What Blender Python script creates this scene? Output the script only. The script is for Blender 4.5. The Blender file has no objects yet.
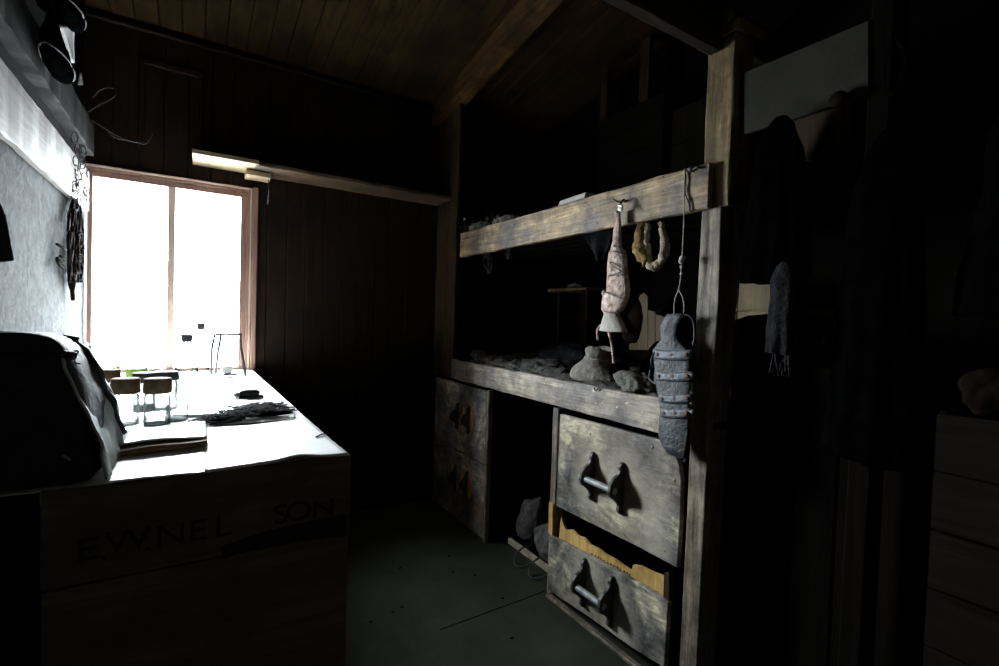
import bpy, bmesh, math, random
from mathutils import Vector, Matrix, noise
random.seed(7)
C = bpy.context.scene.collection
scene = bpy.context.scene
H = 1.26
XB = 1.40          # plane of the bunk front
YW = 3.08          # window wall
# camera axes in the room frame (X along the window wall, Y towards it, Z up)
F = 485.0
def nrm(v): return v.normalized()
cx_ = nrm(Vector((770.5, -12, -F)))
cy_ = Vector((-305.5, 23, -F)).normalized(); cy_ = nrm(cy_ - cx_*cx_.dot(cy_))
cz_ = cx_.cross(cy_)
RM = Matrix((cx_, cy_, cz_))
def ray(x, y): return RM @ Vector((x-499.5, 333-y, -F))
def onX(a, x, y):
    d = ray(x, y); d = d*(a/d.x); return Vector((a, d.y, d.z+H))
def onY(a, x, y):
    d = ray(x, y); d = d*(a/d.y); return Vector((d.x, a, d.z+H))
def onZ(z, x, y):
    d = ray(x, y); d = d*((z-H)/d.z); return Vector((d.x, d.y, z))

# ---------------------------------------------------------------- materials
def newmat(name):
    m = bpy.data.materials.new(name); m.use_nodes = True
    nt = m.node_tree; nt.nodes.clear()
    out = nt.nodes.new('ShaderNodeOutputMaterial')
    b = nt.nodes.new('ShaderNodeBsdfPrincipled')
    nt.links.new(b.outputs[0], out.inputs[0])
    return m, nt, b, out
def node(nt, t, **k):
    n = nt.nodes.new(t)
    for a, v in k.items():
        if a in n.inputs: n.inputs[a].default_value = v
        else: setattr(n, a, v)
    return n
def ramp(nt, stops):
    r = nt.nodes.new('ShaderNodeValToRGB'); e = r.color_ramp.elements
    while len(e) < len(stops): e.new(.5)
    for q, (p, c) in zip(e, stops): q.position = p; q.color = (*c, 1)
    return r
def coords(nt, scale, loc=(0, 0, 0)):
    tc = nt.nodes.new('ShaderNodeTexCoord'); mp = nt.nodes.new('ShaderNodeMapping')
    mp.inputs['Scale'].default_value = scale; mp.inputs['Location'].default_value = loc
    nt.links.new(tc.outputs['Object'], mp.inputs[0]); return mp
def mixc(nt, fac, a, b, mode='MIX'):
    m = nt.nodes.new('ShaderNodeMix'); m.data_type = 'RGBA'; m.blend_type = mode
    for s, v in ((0, fac), (6, a), (7, b)):
        if hasattr(v, 'links'): nt.links.new(v, m.inputs[s])
        elif s == 0: m.inputs[0].default_value = v
        else: m.inputs[s].default_value = (*v, 1)
    return m.outputs[2]
def wood(name, c1, c2, axis=1, rough=.65, blot=None, blot_amt=.5, bump=.25, fine=1., speck=None, seed=0., spec=.3, grain=0.):
    m, nt, b, out = newmat(name)
    s = [38*fine]*3; s[axis] = 2.2*fine
    n1 = node(nt, 'ShaderNodeTexNoise', Scale=1., Detail=6., Roughness=.65, Distortion=.6)
    nt.links.new(coords(nt, s, (seed, seed, seed)).outputs[0], n1.inputs[0])
    r1 = ramp(nt, [(.3, c1), (.68, c2)]); nt.links.new(n1.outputs[0], r1.inputs[0])
    col = r1.outputs[0]
    if blot:
        n2 = node(nt, 'ShaderNodeTexNoise', Scale=4.5, Detail=5., Roughness=.62, Distortion=.4)
        nt.links.new(coords(nt, (1, 1, 1), (seed+3, 1, seed)).outputs[0], n2.inputs[0])
        r2 = ramp(nt, [(.42, (0, 0, 0)), (.62, (1, 1, 1))]); nt.links.new(n2.outputs[0], r2.inputs[0])
        mm = node(nt, 'ShaderNodeMath', operation='MULTIPLY'); nt.links.new(r2.outputs[0], mm.inputs[0]); mm.inputs[1].default_value = blot_amt
        col = mixc(nt, mm.outputs[0], col, blot)
    if grain:
        s2 = [150.]*3; s2[axis] = 7.
        n4 = node(nt, 'ShaderNodeTexNoise', Scale=1., Detail=5., Roughness=.7, Distortion=.3); nt.links.new(coords(nt, s2, (seed, 2, 1)).outputs[0], n4.inputs[0])
        r4 = ramp(nt, [(.32, (.45, .44, .42)), (.68, (1.25, 1.25, 1.25))]); nt.links.new(n4.outputs[0], r4.inputs[0]); col = mixc(nt, grain, col, r4.outputs[0], 'MULTIPLY')
        n5 = node(nt, 'ShaderNodeTexNoise', Scale=13., Detail=6., Roughness=.72); nt.links.new(coords(nt, (1, 1, 1), (seed, 5, 3)).outputs[0], n5.inputs[0])
        r5 = ramp(nt, [(.34, (.5, .48, .46)), (.62, (1.2, 1.2, 1.2))]); nt.links.new(n5.outputs[0], r5.inputs[0]); col = mixc(nt, grain, col, r5.outputs[0], 'MULTIPLY')
    if speck:
        n3 = node(nt, 'ShaderNodeTexNoise', Scale=55., Detail=2., Roughness=.5)
        nt.links.new(coords(nt, (1, 1, 1), (seed, 9, 2)).outputs[0], n3.inputs[0])
        r3 = ramp(nt, [(.68, (0, 0, 0)), (.72, (1, 1, 1))]); nt.links.new(n3.outputs[0], r3.inputs[0])
        col = mixc(nt, r3.outputs[0], col, speck)
    nt.links.new(col, b.inputs['Base Color']); b.inputs['Roughness'].default_value = rough; b.inputs['Specular IOR Level'].default_value = spec
    bp = node(nt, 'ShaderNodeBump', Strength=bump, Distance=.004)
    nt.links.new(n1.outputs[0], bp.inputs['Height']); nt.links.new(bp.outputs[0], b.inputs['Normal'])
    return m
def cloth(name, c1, c2, scale=9, rough=.95, bump=.6, dist=.01, weave=0, metal=0, spec=.3):
    m, nt, b, out = newmat(name)
    mp = coords(nt, (1, 1, 1))
    n1 = node(nt, 'ShaderNodeTexNoise', Scale=float(scale), Detail=7., Roughness=.65)
    nt.links.new(mp.outputs[0], n1.inputs[0])
    r = ramp(nt, [(.33, c1), (.66, c2)]); nt.links.new(n1.outputs[0], r.inputs[0]); nt.links.new(r.outputs[0], b.inputs['Base Color'])
    b.inputs['Roughness'].default_value = rough; b.inputs['Metallic'].default_value = metal
    b.inputs['Specular IOR Level'].default_value = spec
    bp = node(nt, 'ShaderNodeBump', Strength=bump, Distance=dist); nt.links.new(n1.outputs[0], bp.inputs['Height'])
    if weave:
        n2 = node(nt, 'ShaderNodeTexNoise', Scale=float(weave), Detail=3.); nt.links.new(mp.outputs[0], n2.inputs[0])
        b2 = node(nt, 'ShaderNodeBump', Strength=.5, Distance=.002); nt.links.new(n2.outputs[0], b2.inputs['Height']); nt.links.new(bp.outputs[0], b2.inputs['Normal'])
        bp = b2
    nt.links.new(bp.outputs[0], b.inputs['Normal'])
    return m
def glassy(name, tint=(.95, .98, 1), gl=.12, rough=.03, edge=0):
    m, nt, b, out = newmat(name); nt.nodes.remove(b)
    t = node(nt, 'ShaderNodeBsdfTransparent'); t.inputs[0].default_value = (*tint, 1)
    g = node(nt, 'ShaderNodeBsdfGlossy', Roughness=rough)
    if edge:
        l2 = node(nt, 'ShaderNodeLayerWeight', Blend=.5); er = ramp(nt, [(.45, tint), (.92, (edge, edge*1.03, edge))]); nt.links.new(l2.outputs['Facing'], er.inputs[0]); nt.links.new(er.outputs[0], t.inputs[0])
    lw = node(nt, 'ShaderNodeLayerWeight', Blend=.35)
    mt = node(nt, 'ShaderNodeMath', operation='MULTIPLY_ADD'); nt.links.new(lw.outputs['Facing'], mt.inputs[0]); mt.inputs[1].default_value = .35; mt.inputs[2].default_value = gl
    mx = node(nt, 'ShaderNodeMixShader'); nt.links.new(mt.outputs[0], mx.inputs[0]); nt.links.new(t.outputs[0], mx.inputs[1]); nt.links.new(g.outputs[0], mx.inputs[2])
    nt.links.new(mx.outputs[0], out.inputs[0]); return m

W = {}
W['wall'] = wood('soot dark wall boards', (.005, .0032, .0022), (.028, .015, .009), axis=2, rough=.7, blot=(.006, .004, .003), blot_amt=.7, spec=.12)  # dark brown boards with darker blotches at random
W['ceil'] = wood('brown ceiling boards', (.013, .0065, .0023), (.055, .030, .011), axis=1, rough=.85, blot=(.010, .0055, .0025), blot_amt=.8, spec=.08)
W['beam'] = wood('brown roof timber', (.035, .018, .007), (.14, .075, .028), axis=1, rough=.8, blot=(.012, .008, .005), blot_amt=.8, spec=.1)
W['beamx'] = wood('grey brown tie timber', (.012, .010, .007), (.032, .026, .018), axis=0, rough=.8, spec=.08)
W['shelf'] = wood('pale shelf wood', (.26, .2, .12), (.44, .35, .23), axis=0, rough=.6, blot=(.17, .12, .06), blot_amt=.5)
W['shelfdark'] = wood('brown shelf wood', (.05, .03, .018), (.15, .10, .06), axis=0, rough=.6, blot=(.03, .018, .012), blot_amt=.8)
W['bunk'] = wood('worn bunk timber', (.13, .08, .04), (.74, .55, .31), axis=1, rough=.5, blot=(.12, .112, .115), blot_amt=.85, bump=.6, seed=2, speck=(.04, .03, .02), grain=1.)
W['bunk_low'] = wood('worn greyed bunk timber', (.15, .125, .10), (.56, .49, .39), axis=1, rough=.5, blot=(.12, .115, .125), blot_amt=.8, bump=.6, speck=(.6, .5, .36), seed=5, grain=1.)
W['post'] = wood('worn grey post timber', (.10, .08, .06), (.38, .31, .225), axis=2, rough=.45, blot=(.085, .08, .085), blot_amt=.6, bump=.5, grain=1.)
W['posthi'] = wood('warm brown post timber', (.09, .062, .028), (.31, .225, .105), axis=2, rough=.6, blot=(.06, .042, .022), blot_amt=.7, bump=.5, grain=1.)
W['panel'] = wood('brown bunk end boards', (.018, .011, .006), (.065, .042, .024), axis=2, rough=.7, blot=(.010, .007, .004), blot_amt=.6, spec=.1)
W['yellow'] = wood('torn yellow wood', (.42, .24, .06), (.72, .50, .18), axis=2, rough=.6, blot=(.16, .08, .02), blot_amt=.6, fine=1.6)
W['darkwood'] = wood('black brown wood', (.003, .0022, .0016), (.010, .007, .005), axis=1, rough=.9, spec=.05)
W['crate'] = wood('dark crate boards', (.07, .058, .047), (.17, .142, .112), axis=0, rough=.75, blot=(.06, .05, .042), blot_amt=.6, spec=.15)
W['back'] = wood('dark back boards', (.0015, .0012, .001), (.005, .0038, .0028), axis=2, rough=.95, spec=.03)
W['rear_bounce'] = wood('pale bounce wall boards', (.11, .09, .075), (.22, .19, .16), axis=2, rough=.8)  # made pale to bounce light onto faces turned from the window
W['boxwood'] = wood('tan box boards', (.13, .09, .04), (.25, .18, .09), axis=2, rough=.6, blot=(.08, .055, .03), blot_amt=.5)
W['leftboard'] = wood('whitened board', (.10, .093, .082), (.26, .245, .215), axis=1, rough=.7, blot=(.08, .075, .066), blot_amt=.6, spec=.15)
W['leftplank'] = wood('grey dark plank', (.006, .0055, .005), (.022, .020, .0175), axis=1, rough=.85, blot=(.004, .0038, .0035), blot_amt=.7, spec=.03)
W['frame'] = wood('reddish window frame', (.20, .11, .085), (.34, .21, .17), axis=2, rough=.5)  # reddish wood, lightened to paint in glare around the window
W['framepale'] = wood('pale bead and mullion glare', (.45, .33, .28), (.6, .48, .4), axis=2, rough=.5)  # beads are pale wood; on the mullion the paleness paints in glare
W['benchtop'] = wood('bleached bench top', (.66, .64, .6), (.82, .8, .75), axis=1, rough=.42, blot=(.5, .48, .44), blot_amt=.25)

def drawer_mat(name, seed, warm=.35, halo=None):
    m, nt, b, out = newmat(name)
    n1 = node(nt, 'ShaderNodeTexNoise', Scale=3.6, Detail=8., Roughness=.68, Distortion=.7)
    nt.links.new(coords(nt, (1, 1, 1.2), (seed, seed*2, seed)).outputs[0], n1.inputs[0])
    r1 = ramp(nt, [(.38, (.05, .051, .057)), (.46, (.13, .128, .13)), (.54, (.25, .24, .21)), (.62, (.52, .485, .37))]); nt.links.new(n1.outputs[0], r1.inputs[0])
    n2 = node(nt, 'ShaderNodeTexNoise', Scale=1., Detail=7., Roughness=.7, Distortion=1.2)
    nt.links.new(coords(nt, (20, 9, 40), (seed, 1, 4)).outputs[0], n2.inputs[0])
    r2 = ramp(nt, [(.36, (.42, .42, .44)), (.64, (1.4, 1.36, 1.25))]); nt.links.new(n2.outputs[0], r2.inputs[0])
    col = mixc(nt, 1., r1.outputs[0], r2.outputs[0], 'MULTIPLY')
    n6 = node(nt, 'ShaderNodeTexNoise', Scale=16., Detail=8., Roughness=.75, Distortion=.5); nt.links.new(coords(nt, (1, 1, 1), (seed, 8, 2)).outputs[0], n6.inputs[0])
    r6 = ramp(nt, [(.36, (.4, .4, .42)), (.6, (1.25, 1.24, 1.2))]); nt.links.new(n6.outputs[0], r6.inputs[0]); col = mixc(nt, 1., col, r6.outputs[0], 'MULTIPLY')
    if halo:
        tc = nt.nodes.new('ShaderNodeTexCoord')
        for hy, hz in halo:
            vd = node(nt, 'ShaderNodeVectorMath', operation='DISTANCE'); ms = node(nt, 'ShaderNodeVectorMath', operation='MULTIPLY'); nt.links.new(tc.outputs['Object'], ms.inputs[0]); ms.inputs[1].default_value = (0, 1.5, 1)
            nt.links.new(ms.outputs[0], vd.inputs[0]); vd.inputs[1].default_value = (0, hy*1.5, hz)
            ad = node(nt, 'ShaderNodeMath', operation='MULTIPLY_ADD'); nt.links.new(n1.outputs[0], ad.inputs[0]); ad.inputs[1].default_value = .30; nt.links.new(vd.outputs['Value'], ad.inputs[2])
            rh = ramp(nt, [(.20, (.85, .85, .85)), (.34, (0, 0, 0))]); nt.links.new(ad.outputs[0], rh.inputs[0])
            mh = node(nt, 'ShaderNodeMath', operation='MULTIPLY'); nt.links.new(rh.outputs[0], mh.inputs[0]); nt.links.new(n6.outputs[0], mh.inputs[1])
            m2 = node(nt, 'ShaderNodeMath', operation='MULTIPLY', use_clamp=True); nt.links.new(mh.outputs[0], m2.inputs[0]); m2.inputs[1].default_value = 1.35
            col = mixc(nt, m2.outputs[0], col, (.54, .50, .41))
    n3 = node(nt, 'ShaderNodeTexNoise', Scale=60., Detail=3., Roughness=.6)
    nt.links.new(coords(nt, (1, 1, 1), (seed, 4, 2)).outputs[0], n3.inputs[0])
    r3 = ramp(nt, [(.66, (0, 0, 0)), (.72, (1, 1, 1))]); nt.links.new(n3.outputs[0], r3.inputs[0])
    col = mixc(nt, r3.outputs[0], col, (.42, .38, .28))
    r4 = ramp(nt, [(.27, (1, 1, 1)), (.33, (0, 0, 0))]); nt.links.new(n3.outputs[0], r4.inputs[0])
    col = mixc(nt, r4.outputs[0], col, (.03, .028, .025))
    n5 = node(nt, 'ShaderNodeTexNoise', Scale=2.1, Detail=4., Roughness=.6)
    nt.links.new(coords(nt, (1, 1, 1), (seed+7, 4, 6)).outputs[0], n5.inputs[0])
    r5 = ramp(nt, [(.5, (0, 0, 0)), (.68, (warm, warm, warm))]); nt.links.new(n5.outputs[0], r5.inputs[0])
    col = mixc(nt, r5.outputs[0], col, (.30, .2, .09))
    nt.links.new(col, b.inputs['Base Color']); b.inputs['Roughness'].default_value = .55
    bp = node(nt, 'ShaderNodeBump', Strength=.35, Distance=.004); nt.links.new(n2.outputs[0], bp.inputs['Height']); nt.links.new(bp.outputs[0], b.inputs['Normal'])
    return m
W['drawer'] = drawer_mat('scuffed painted drawer front', 1.7, .25, [(.09, .60), (-.07, .60), (-.20, .54)])
W['drawer2'] = drawer_mat('scuffed brown drawer front', 5.1, .5, [(.09, .20), (-.08, .12)])
W['drawer3'] = drawer_mat('blackened drawer front', 9.3, .8)
W['wear'] = cloth('bare worn orange wood', (.30, .16, .05), (.50, .30, .12), 14, .7)
W['felt'] = cloth('grey wall felt', (.022, .0245, .025), (.072, .079, .081), 30, .95, .9, .01, weave=200, spec=.04)
W['floor'] = cloth('green grey linoleum', (.017, .020, .013), (.036, .040, .026), 5, .6, .2, .004)
W['black'] = cloth('black cloth', (.0004, .0004, .00045), (.0013, .0013, .0014), 14, 1., .3, .008, spec=0)
W['coat'] = cloth('dark grey wool', (.006, .006, .0065), (.024, .024, .026), 14, 1., .9, .03, spec=.04)
W['leather'] = cloth('dark cracked leather', (.008, .008, .0085), (.03, .028, .028), 12, .65, .8, .012, spec=.2, weave=90)
W['canvas'] = cloth('window-lit grey green canvas', (.26, .30, .29), (.52, .56, .54), 14, .7, .5, .008, weave=120)  # raised in tone to paint in daylight on the satchel's window side
W['fur'] = cloth('grey fur and straw', (.06, .06, .055), (.22, .21, .18), 30, .95, 1., .02, weave=120)
W['furdark'] = cloth('dark matted fur', (.02, .02, .018), (.11, .105, .095), 34, .95, 1., .02, weave=100)
W['boot'] = cloth('grey hide boot', (.07, .064, .056), (.27, .25, .225), 26, .8, 1., .014, weave=80)
W['hide'] = cloth('pinkish spotted hide', (.17, .07, .035), (.80, .66, .58), 34, .55, .9, .014, weave=60)
W['tan_hide'] = cloth('tan hide skirt', (.30, .28, .25), (.52, .48, .44), 20, .75, .8, .01)
W['strip'] = cloth('brown dark strips', (.002, .0015, .001), (.009, .0055, .004), 20, 1., .8, .01, spec=.02)
W['furgold'] = cloth('golden brown fur', (.14, .07, .02), (.45, .30, .12), 20, .9, 1., .02, weave=140)
W['furpale'] = cloth('cream fur', (.28, .23, .15), (.55, .48, .36), 30, .9, 1., .02, weave=140)
W['strapleather'] = cloth('blue grey leather', (.014, .016, .020), (.060, .065, .073), 16, .5, .9, .012, spec=.35)
W['band'] = cloth('dull metal band', (.04, .046, .055), (.135, .148, .165), 60, .5, .6, .005, metal=.3)
W['rust'] = cloth('rusty iron', (.06, .028, .016), (.17, .085, .045), 60, .7, .5, .004)
W['iron'] = cloth('dark iron', (.03, .03, .03), (.09, .085, .08), 40, .5, .4, .004, metal=.5)
W['steel'] = cloth('worn grey bar', (.16, .165, .17), (.36, .36, .36), 30, .5, .5, .004, metal=.2)
W['cord'] = cloth('grey twine', (.25, .24, .22), (.48, .46, .42), 90, .9, .5, .003)
W['wire'] = cloth('dark wire', (.03, .028, .03), (.08, .075, .08), 60, .5, .3, .003)
W['rope'] = cloth('black net rope', (.02, .02, .022), (.07, .068, .07), 70, .9, .6, .004)
W['ropegrey'] = cloth('grey net rope', (.14, .14, .145), (.32, .32, .33), 70, .9, .6, .004)
W['paper'] = cloth('white paper', (.80, .80, .78), (.88, .88, .86), 6, .42, .2, .003, spec=.8)
W['papergrey'] = cloth('crumpled grey paper', (.45, .45, .43), (.62, .61, .58), 12, .9, .5, .006)
W['brownboard'] = cloth('brown book board', (.10, .06, .02), (.22, .14, .05), 20, .8, .4, .004)
W['cork'] = cloth('dark cork', (.10, .065, .04), (.24, .16, .10), 60, .9, .7, .006)
W['darkcap'] = cloth('dark stopper', (.05, .045, .06), (.12, .11, .13), 60, .7, .4, .004)
W['green'] = cloth('yellow green label', (.35, .55, .12), (.5, .7, .2), 10, .8, .1, .002)
W['sack'] = cloth('grey sacking', (.04, .04, .038), (.15, .145, .135), 26, .95, .9, .015, weave=120)
W['palewood'] = cloth('pale tray edge', (.34, .29, .22), (.55, .48, .38), 20, .7, .4, .004)
W['palecloth'] = cloth('grey canvas screen', (.024, .024, .020), (.042, .041, .035), 5, .95, .3, .006, weave=140, spec=.05)
W['stencil'] = cloth('faded black stencil paint', (.006, .006, .006), (.014, .013, .012), 40, .8, .2, .002)
W['glass'] = glassy('clear jar glass', (.92, .935, .93), .05, edge=.12)
W['pane'] = glassy('window pane glass', (.97, .985, .99), .03)
W['powder'] = cloth('grey powder contents', (.25, .26, .27), (.5, .52, .54), 60, .9, .4, .004)

# ---------------------------------------------------------------- mesh collecting
class MB:
    def __init__(s): s.v = []; s.f = []; s.smooth = []
    def add(s, vs, fs, smooth=False):
        o = len(s.v); s.v += [Vector(v) for v in vs]
        s.f += [tuple(i+o for i in f) for f in fs]; s.smooth += [smooth]*len(fs); return s
    def box(s, x0, x1, y0, y1, z0, z1):
        vs = [(x, y, z) for x in (x0, x1) for y in (y0, y1) for z in (z0, z1)]
        return s.add(vs, [(0, 1, 3, 2), (4, 6, 7, 5), (0, 4, 5, 1), (2, 3, 7, 6), (0, 2, 6, 4), (1, 5, 7, 3)])
    def board(s, x0, x1, y0, y1, z0, z1, axis=1, n=28, amp=.0022, seed=0.):
        lo = [x0, y0, z0]; hi = [x1, y1, z1]; a = axis; b, c = [i for i in range(3) if i != a]
        bev = min(.004, .2*min(hi[b]-lo[b], hi[c]-lo[c]))
        prof = [(lo[b]+bev, lo[c]), (hi[b]-bev, lo[c]), (hi[b], lo[c]+bev), (hi[b], hi[c]-bev), (hi[b]-bev, hi[c]), (lo[b]+bev, hi[c]), (lo[b], hi[c]-bev), (lo[b], lo[c]+bev)]
        vs = []
        for i in range(n+1):
            t = lo[a]+(hi[a]-lo[a])*i/n
            for k, (p, q) in enumerate(prof):
                v = [0, 0, 0]; v[a] = t
                v[b] = p+amp*noise.noise(Vector((t*9+seed, k//2*3.1, seed))); v[c] = q+amp*noise.noise(Vector((t*9, seed+k//2*5.7, 7)))
                vs.append(v)
        fs = [(i*8+k, i*8+(k+1) % 8, (i+1)*8+(k+1) % 8, (i+1)*8+k) for i in range(n) for k in range(8)]
        fs += [tuple(range(7, -1, -1)), tuple(n*8+k for k in range(8))]
        return s.add(vs, fs)
    def prism(s, pts, d):          # planar outline extruded by the vector d
        n = len(pts); d = Vector(d); vs = [Vector(p) for p in pts]+[Vector(p)+d for p in pts]
        return s.add(vs, [tuple(range(n)), tuple(range(2*n-1, n-1, -1))]+[(i, i+n, (i+1) % n+n, (i+1) % n) for i in range(n)])
    def loft(s, rings, cap=True, smooth=True):
        m = len(rings[0]); vs = [p for r in rings for p in r]
        fs = [(i*m+k, i*m+(k+1) % m, (i+1)*m+(k+1) % m, (i+1)*m+k) for i in range(len(rings)-1) for k in range(m)]
        if cap: fs += [tuple(range(m-1, -1, -1)), tuple((len(rings)-1)*m+k for k in range(m))]
        return s.add(vs, fs, smooth)
    def tube(s, pts, r=.002, seg=6, smoothen=0):
        pts = [Vector(p) for p in pts]
        for _ in range(smoothen):
            q = [pts[0]]
            for a, b in zip(pts, pts[1:]): q += [a*.75+b*.25, a*.25+b*.75]
            pts = q+[pts[-1]]
        rr = r if isinstance(r, (list, tuple)) else None
        up = Vector((.13, .31, .94)); rings = []
        for i, p in enumerate(pts):
            t = (pts[min(i+1, len(pts)-1)]-pts[max(i-1, 0)])
            t = t.normalized() if t.length > 1e-9 else Vector((0, 0, 1))
            a = t.cross(up); a = a.normalized() if a.length > 1e-3 else t.cross(Vector((1, 0, 0))).normalized()
            b = t.cross(a)
            q = r if rr is None else rr[min(len(rr)-1, int(i*len(rr)/len(pts)))]
            rings.append([p+(a*math.cos(k*2*math.pi/seg)+b*math.sin(k*2*math.pi/seg))*q for k in range(seg)])
        return s.loft(rings)
    def lathe(s, prof, c, seg=20, cap=True):
        c = Vector(c)
        return s.loft([[c+Vector((r*math.cos(k*2*math.pi/seg), r*math.sin(k*2*math.pi/seg), z)) for k in range(seg)] for r, z in prof], cap)
    def sheet(s, fn, nu, nv, th=.003):
        g = [[Vector(fn(u/nu, v/nv)) for v in range(nv+1)] for u in range(nu+1)]
        N = [[None]*(nv+1) for _ in range(nu+1)]
        for u in range(nu+1):
            for v in range(nv+1):
                a = g[min(u+1, nu)][v]-g[max(u-1, 0)][v]; b = g[u][min(v+1, nv)]-g[u][max(v-1, 0)]
                k = a.cross(b); N[u][v] = k.normalized() if k.length > 1e-12 else Vector((0, 0, 1))
        vs = [g[u][v]+N[u][v]*th/2 for u in range(nu+1) for v in range(nv+1)]+[g[u][v]-N[u][v]*th/2 for u in range(nu+1) for v in range(nv+1)]
        w = nv+1; o = (nu+1)*w; fs = []
        for u in range(nu):
            for v in range(nv):
                q = (u*w+v, (u+1)*w+v, (u+1)*w+v+1, u*w+v+1); fs += [q, tuple(i+o for i in reversed(q))]
        for u in range(nu):
            fs += [(u*w, u*w+o, (u+1)*w+o, (u+1)*w), (u*w+nv, (u+1)*w+nv, (u+1)*w+nv+o, u*w+nv+o)]
        for v in range(nv):
            fs += [(v, v+1, v+1+o, v+o), (nu*w+v, nu*w+v+o, nu*w+v+1+o, nu*w+v+1)]
        return s.add(vs, fs, True)
    def blob(s, c, r, amp=.15, fr=6, sub=3, seed=0., floor=None):
        bm = bmesh.new(); bmesh.ops.create_icosphere(bm, subdivisions=sub, radius=1)
        c = Vector(c); vs = []
        for v in bm.verts:
            n = v.co.copy(); p = Vector((n.x*r[0], n.y*r[1], n.z*r[2]))
            k = 1+amp*noise.fractal(p*fr+Vector((seed, seed*2, 5)), 1., 2., 3)
            q = c+p*k
            if floor is not None and q.z < floor: q.z = floor
            vs.append(q)
        fs = [tuple(v.index for v in f.verts) for f in bm.faces]; bm.free()
        return s.add(vs, fs, True)
    def build(s, name, mat, parent=None, jitter=0, jf=10, bevel=0):
        if jitter:
            for v in s.v: v += noise.noise_vector(v*jf)*jitter
        if parent is not None: o = parent['_o']; o = Vector(o)
        else:
            xs = [v.x for v in s.v]; ys = [v.y for v in s.v]; zs = [v.z for v in s.v]
            o = Vector(((min(xs)+max(xs))/2, (min(ys)+max(ys))/2, min(zs)))
        me = bpy.data.meshes.new(name); me.from_pydata([v-o for v in s.v], [], s.f); me.update()
        bm = bmesh.new(); bm.from_mesh(me); bmesh.ops.recalc_face_normals(bm, faces=bm.faces)
        bm.to_mesh(me); bm.free()
        for p, q in zip(me.polygons, s.smooth): p.use_smooth = q
        me.materials.append(mat); ob = bpy.data.objects.new(name, me); C.objects.link(ob)
        if parent is not None: ob.parent = parent; ob['_o'] = list(o)
        else: ob.location = o; ob['_o'] = list(o)
        if bevel:
            md = ob.modifiers.new('bevel', 'BEVEL'); md.width = bevel; md.segments = 2; md.limit_method = 'ANGLE'
        return ob
def tag(o, label, cat, group=None, kind=None):
    o['label'] = label; o['category'] = cat
    if group: o['group'] = group
    if kind: o['kind'] = kind
    return o
def thing(name, loc, label, cat, group=None):
    o = bpy.data.objects.new(name, None); C.objects.link(o); o.location = loc; o['_o'] = list(loc); o.empty_display_size = .1
    return tag(o, label, cat, group)
def struct(name, mb, mat, **k):
    o = mb.build(name, mat, **k); o['kind'] = 'structure'; return o
def N3(p, f, a): return noise.noise_vector(Vector(p)*f)*a
def nz(x, y=0, z=0): return noise.noise(Vector((x, y, z)))

# ================================================================ THE ROOM
XL, XR, YB = -.46, 2.26, -1.5
M_C = .165
def zc(y): return 2.68+(YW-y)*M_C
m = MB()
m.box(XL-.1, XR+.1, YB-.1, YW+.12, -.1, 0)
struct('floor', m, W['floor'])
fl_ = bpy.data.objects['floor']
m = MB(); a, b = onZ(.001, 440, 630), onZ(.001, 548, 590); n_ = Vector((0, .0025, 0)); m.prism([a, b, b+n_, a+n_], (0, 0, .0008)); m.build('seam', W['darkwood'], fl_)
for px, py in ((449, 556), (453, 572), (400, 568), (393, 612), (475, 575), (503, 598), (402, 607), (512, 638), (371, 622)):
    a = onZ(0, px, py); m = MB(); m.blob(a, (.009, .006, .002), .4, 60, 2, px); m.build('scrap', W['darkwood'], fl_)
def planks(axis_pos, fixed, lo, hi, along, depth=.006, groove=.008):
    """list of (pos, offset) of a tongue and groove profile"""
    out = []; p = lo
    while p < hi-.02:
        q = min(p+axis_pos, hi)
        out += [(p, depth), (p+groove*.5, 0), (q-groove*.5, 0), (q, depth)]
        p = q
    return out
def wallY(m, x0, x1, z0, z1, y=YW, w=.105):
    pr = planks(w, y, x0, x1, 2)
    vs = []; 
    for x, d in pr: vs += [(x, y+d, z0), (x, y+d, z1)]
    n = len(pr); fs = [(2*i, 2*i+1, 2*i+3, 2*i+2) for i in range(n-1)]
    vs += [(x0, y+.1, z0), (x0, y+.1, z1), (x1, y+.1, z0), (x1, y+.1, z1)]
    fs += [(2*n, 2*n+2, 2*n+3, 2*n+1), (0, 2*n, 2*n+1, 1), (2*n-2, 2*n-1, 2*n+3, 2*n+2),
           tuple([2*i for i in range(n)]+[2*n+2, 2*n]), tuple([2*i+1 for i in range(n)][::-1]+[2*n+1, 2*n+3])]
    m.add(vs, fs)
wx0, wx1, wz0, wz1 = -.428, .212, .95, 1.897
m = MB()
wallY(m, wx1+.03, XR+.1, 0, 2.75)
wallY(m, XL, wx1+.03, wz1+.03, 2.75)
wallY(m, XL, wx1+.03, 0, wz0-.03)
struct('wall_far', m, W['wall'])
m = MB(); m.box(XL-.1, XL, YB, YW+.1, 0, 3.7); struct('wall_left', m, W['felt'])
m = MB(); m.box(XL, XL+.006, YB, YW-.05, 1.93, 3.6); struct('trim_5', m, W['back'])
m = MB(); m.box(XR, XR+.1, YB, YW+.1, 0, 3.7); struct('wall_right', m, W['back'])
m = MB(); m.box(XL-.1, XR+.1, YB-.1, YB, 0, 3.7); struct('wall_back', m, W['rear_bounce'])  # unseen wall behind the camera, also a bounce surface
m = MB(); x = XL-.1
while x < XR+.1:
    q = x+.098; a, b = YW+.1, YB-.1
    for (p, d), (p2, d2) in zip([(x, .008), (x+.004, 0), (q-.004, 0)], [(x+.004, 0), (q-.004, 0), (q, .008)]):
        m.add([(p, a, zc(a)+d), (p2, a, zc(a)+d2), (p2, b, zc(b)+d2), (p, b, zc(b)+d)], [(0, 1, 2, 3)])
    x = q
a, b = YW+.1, YB-.1
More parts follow.
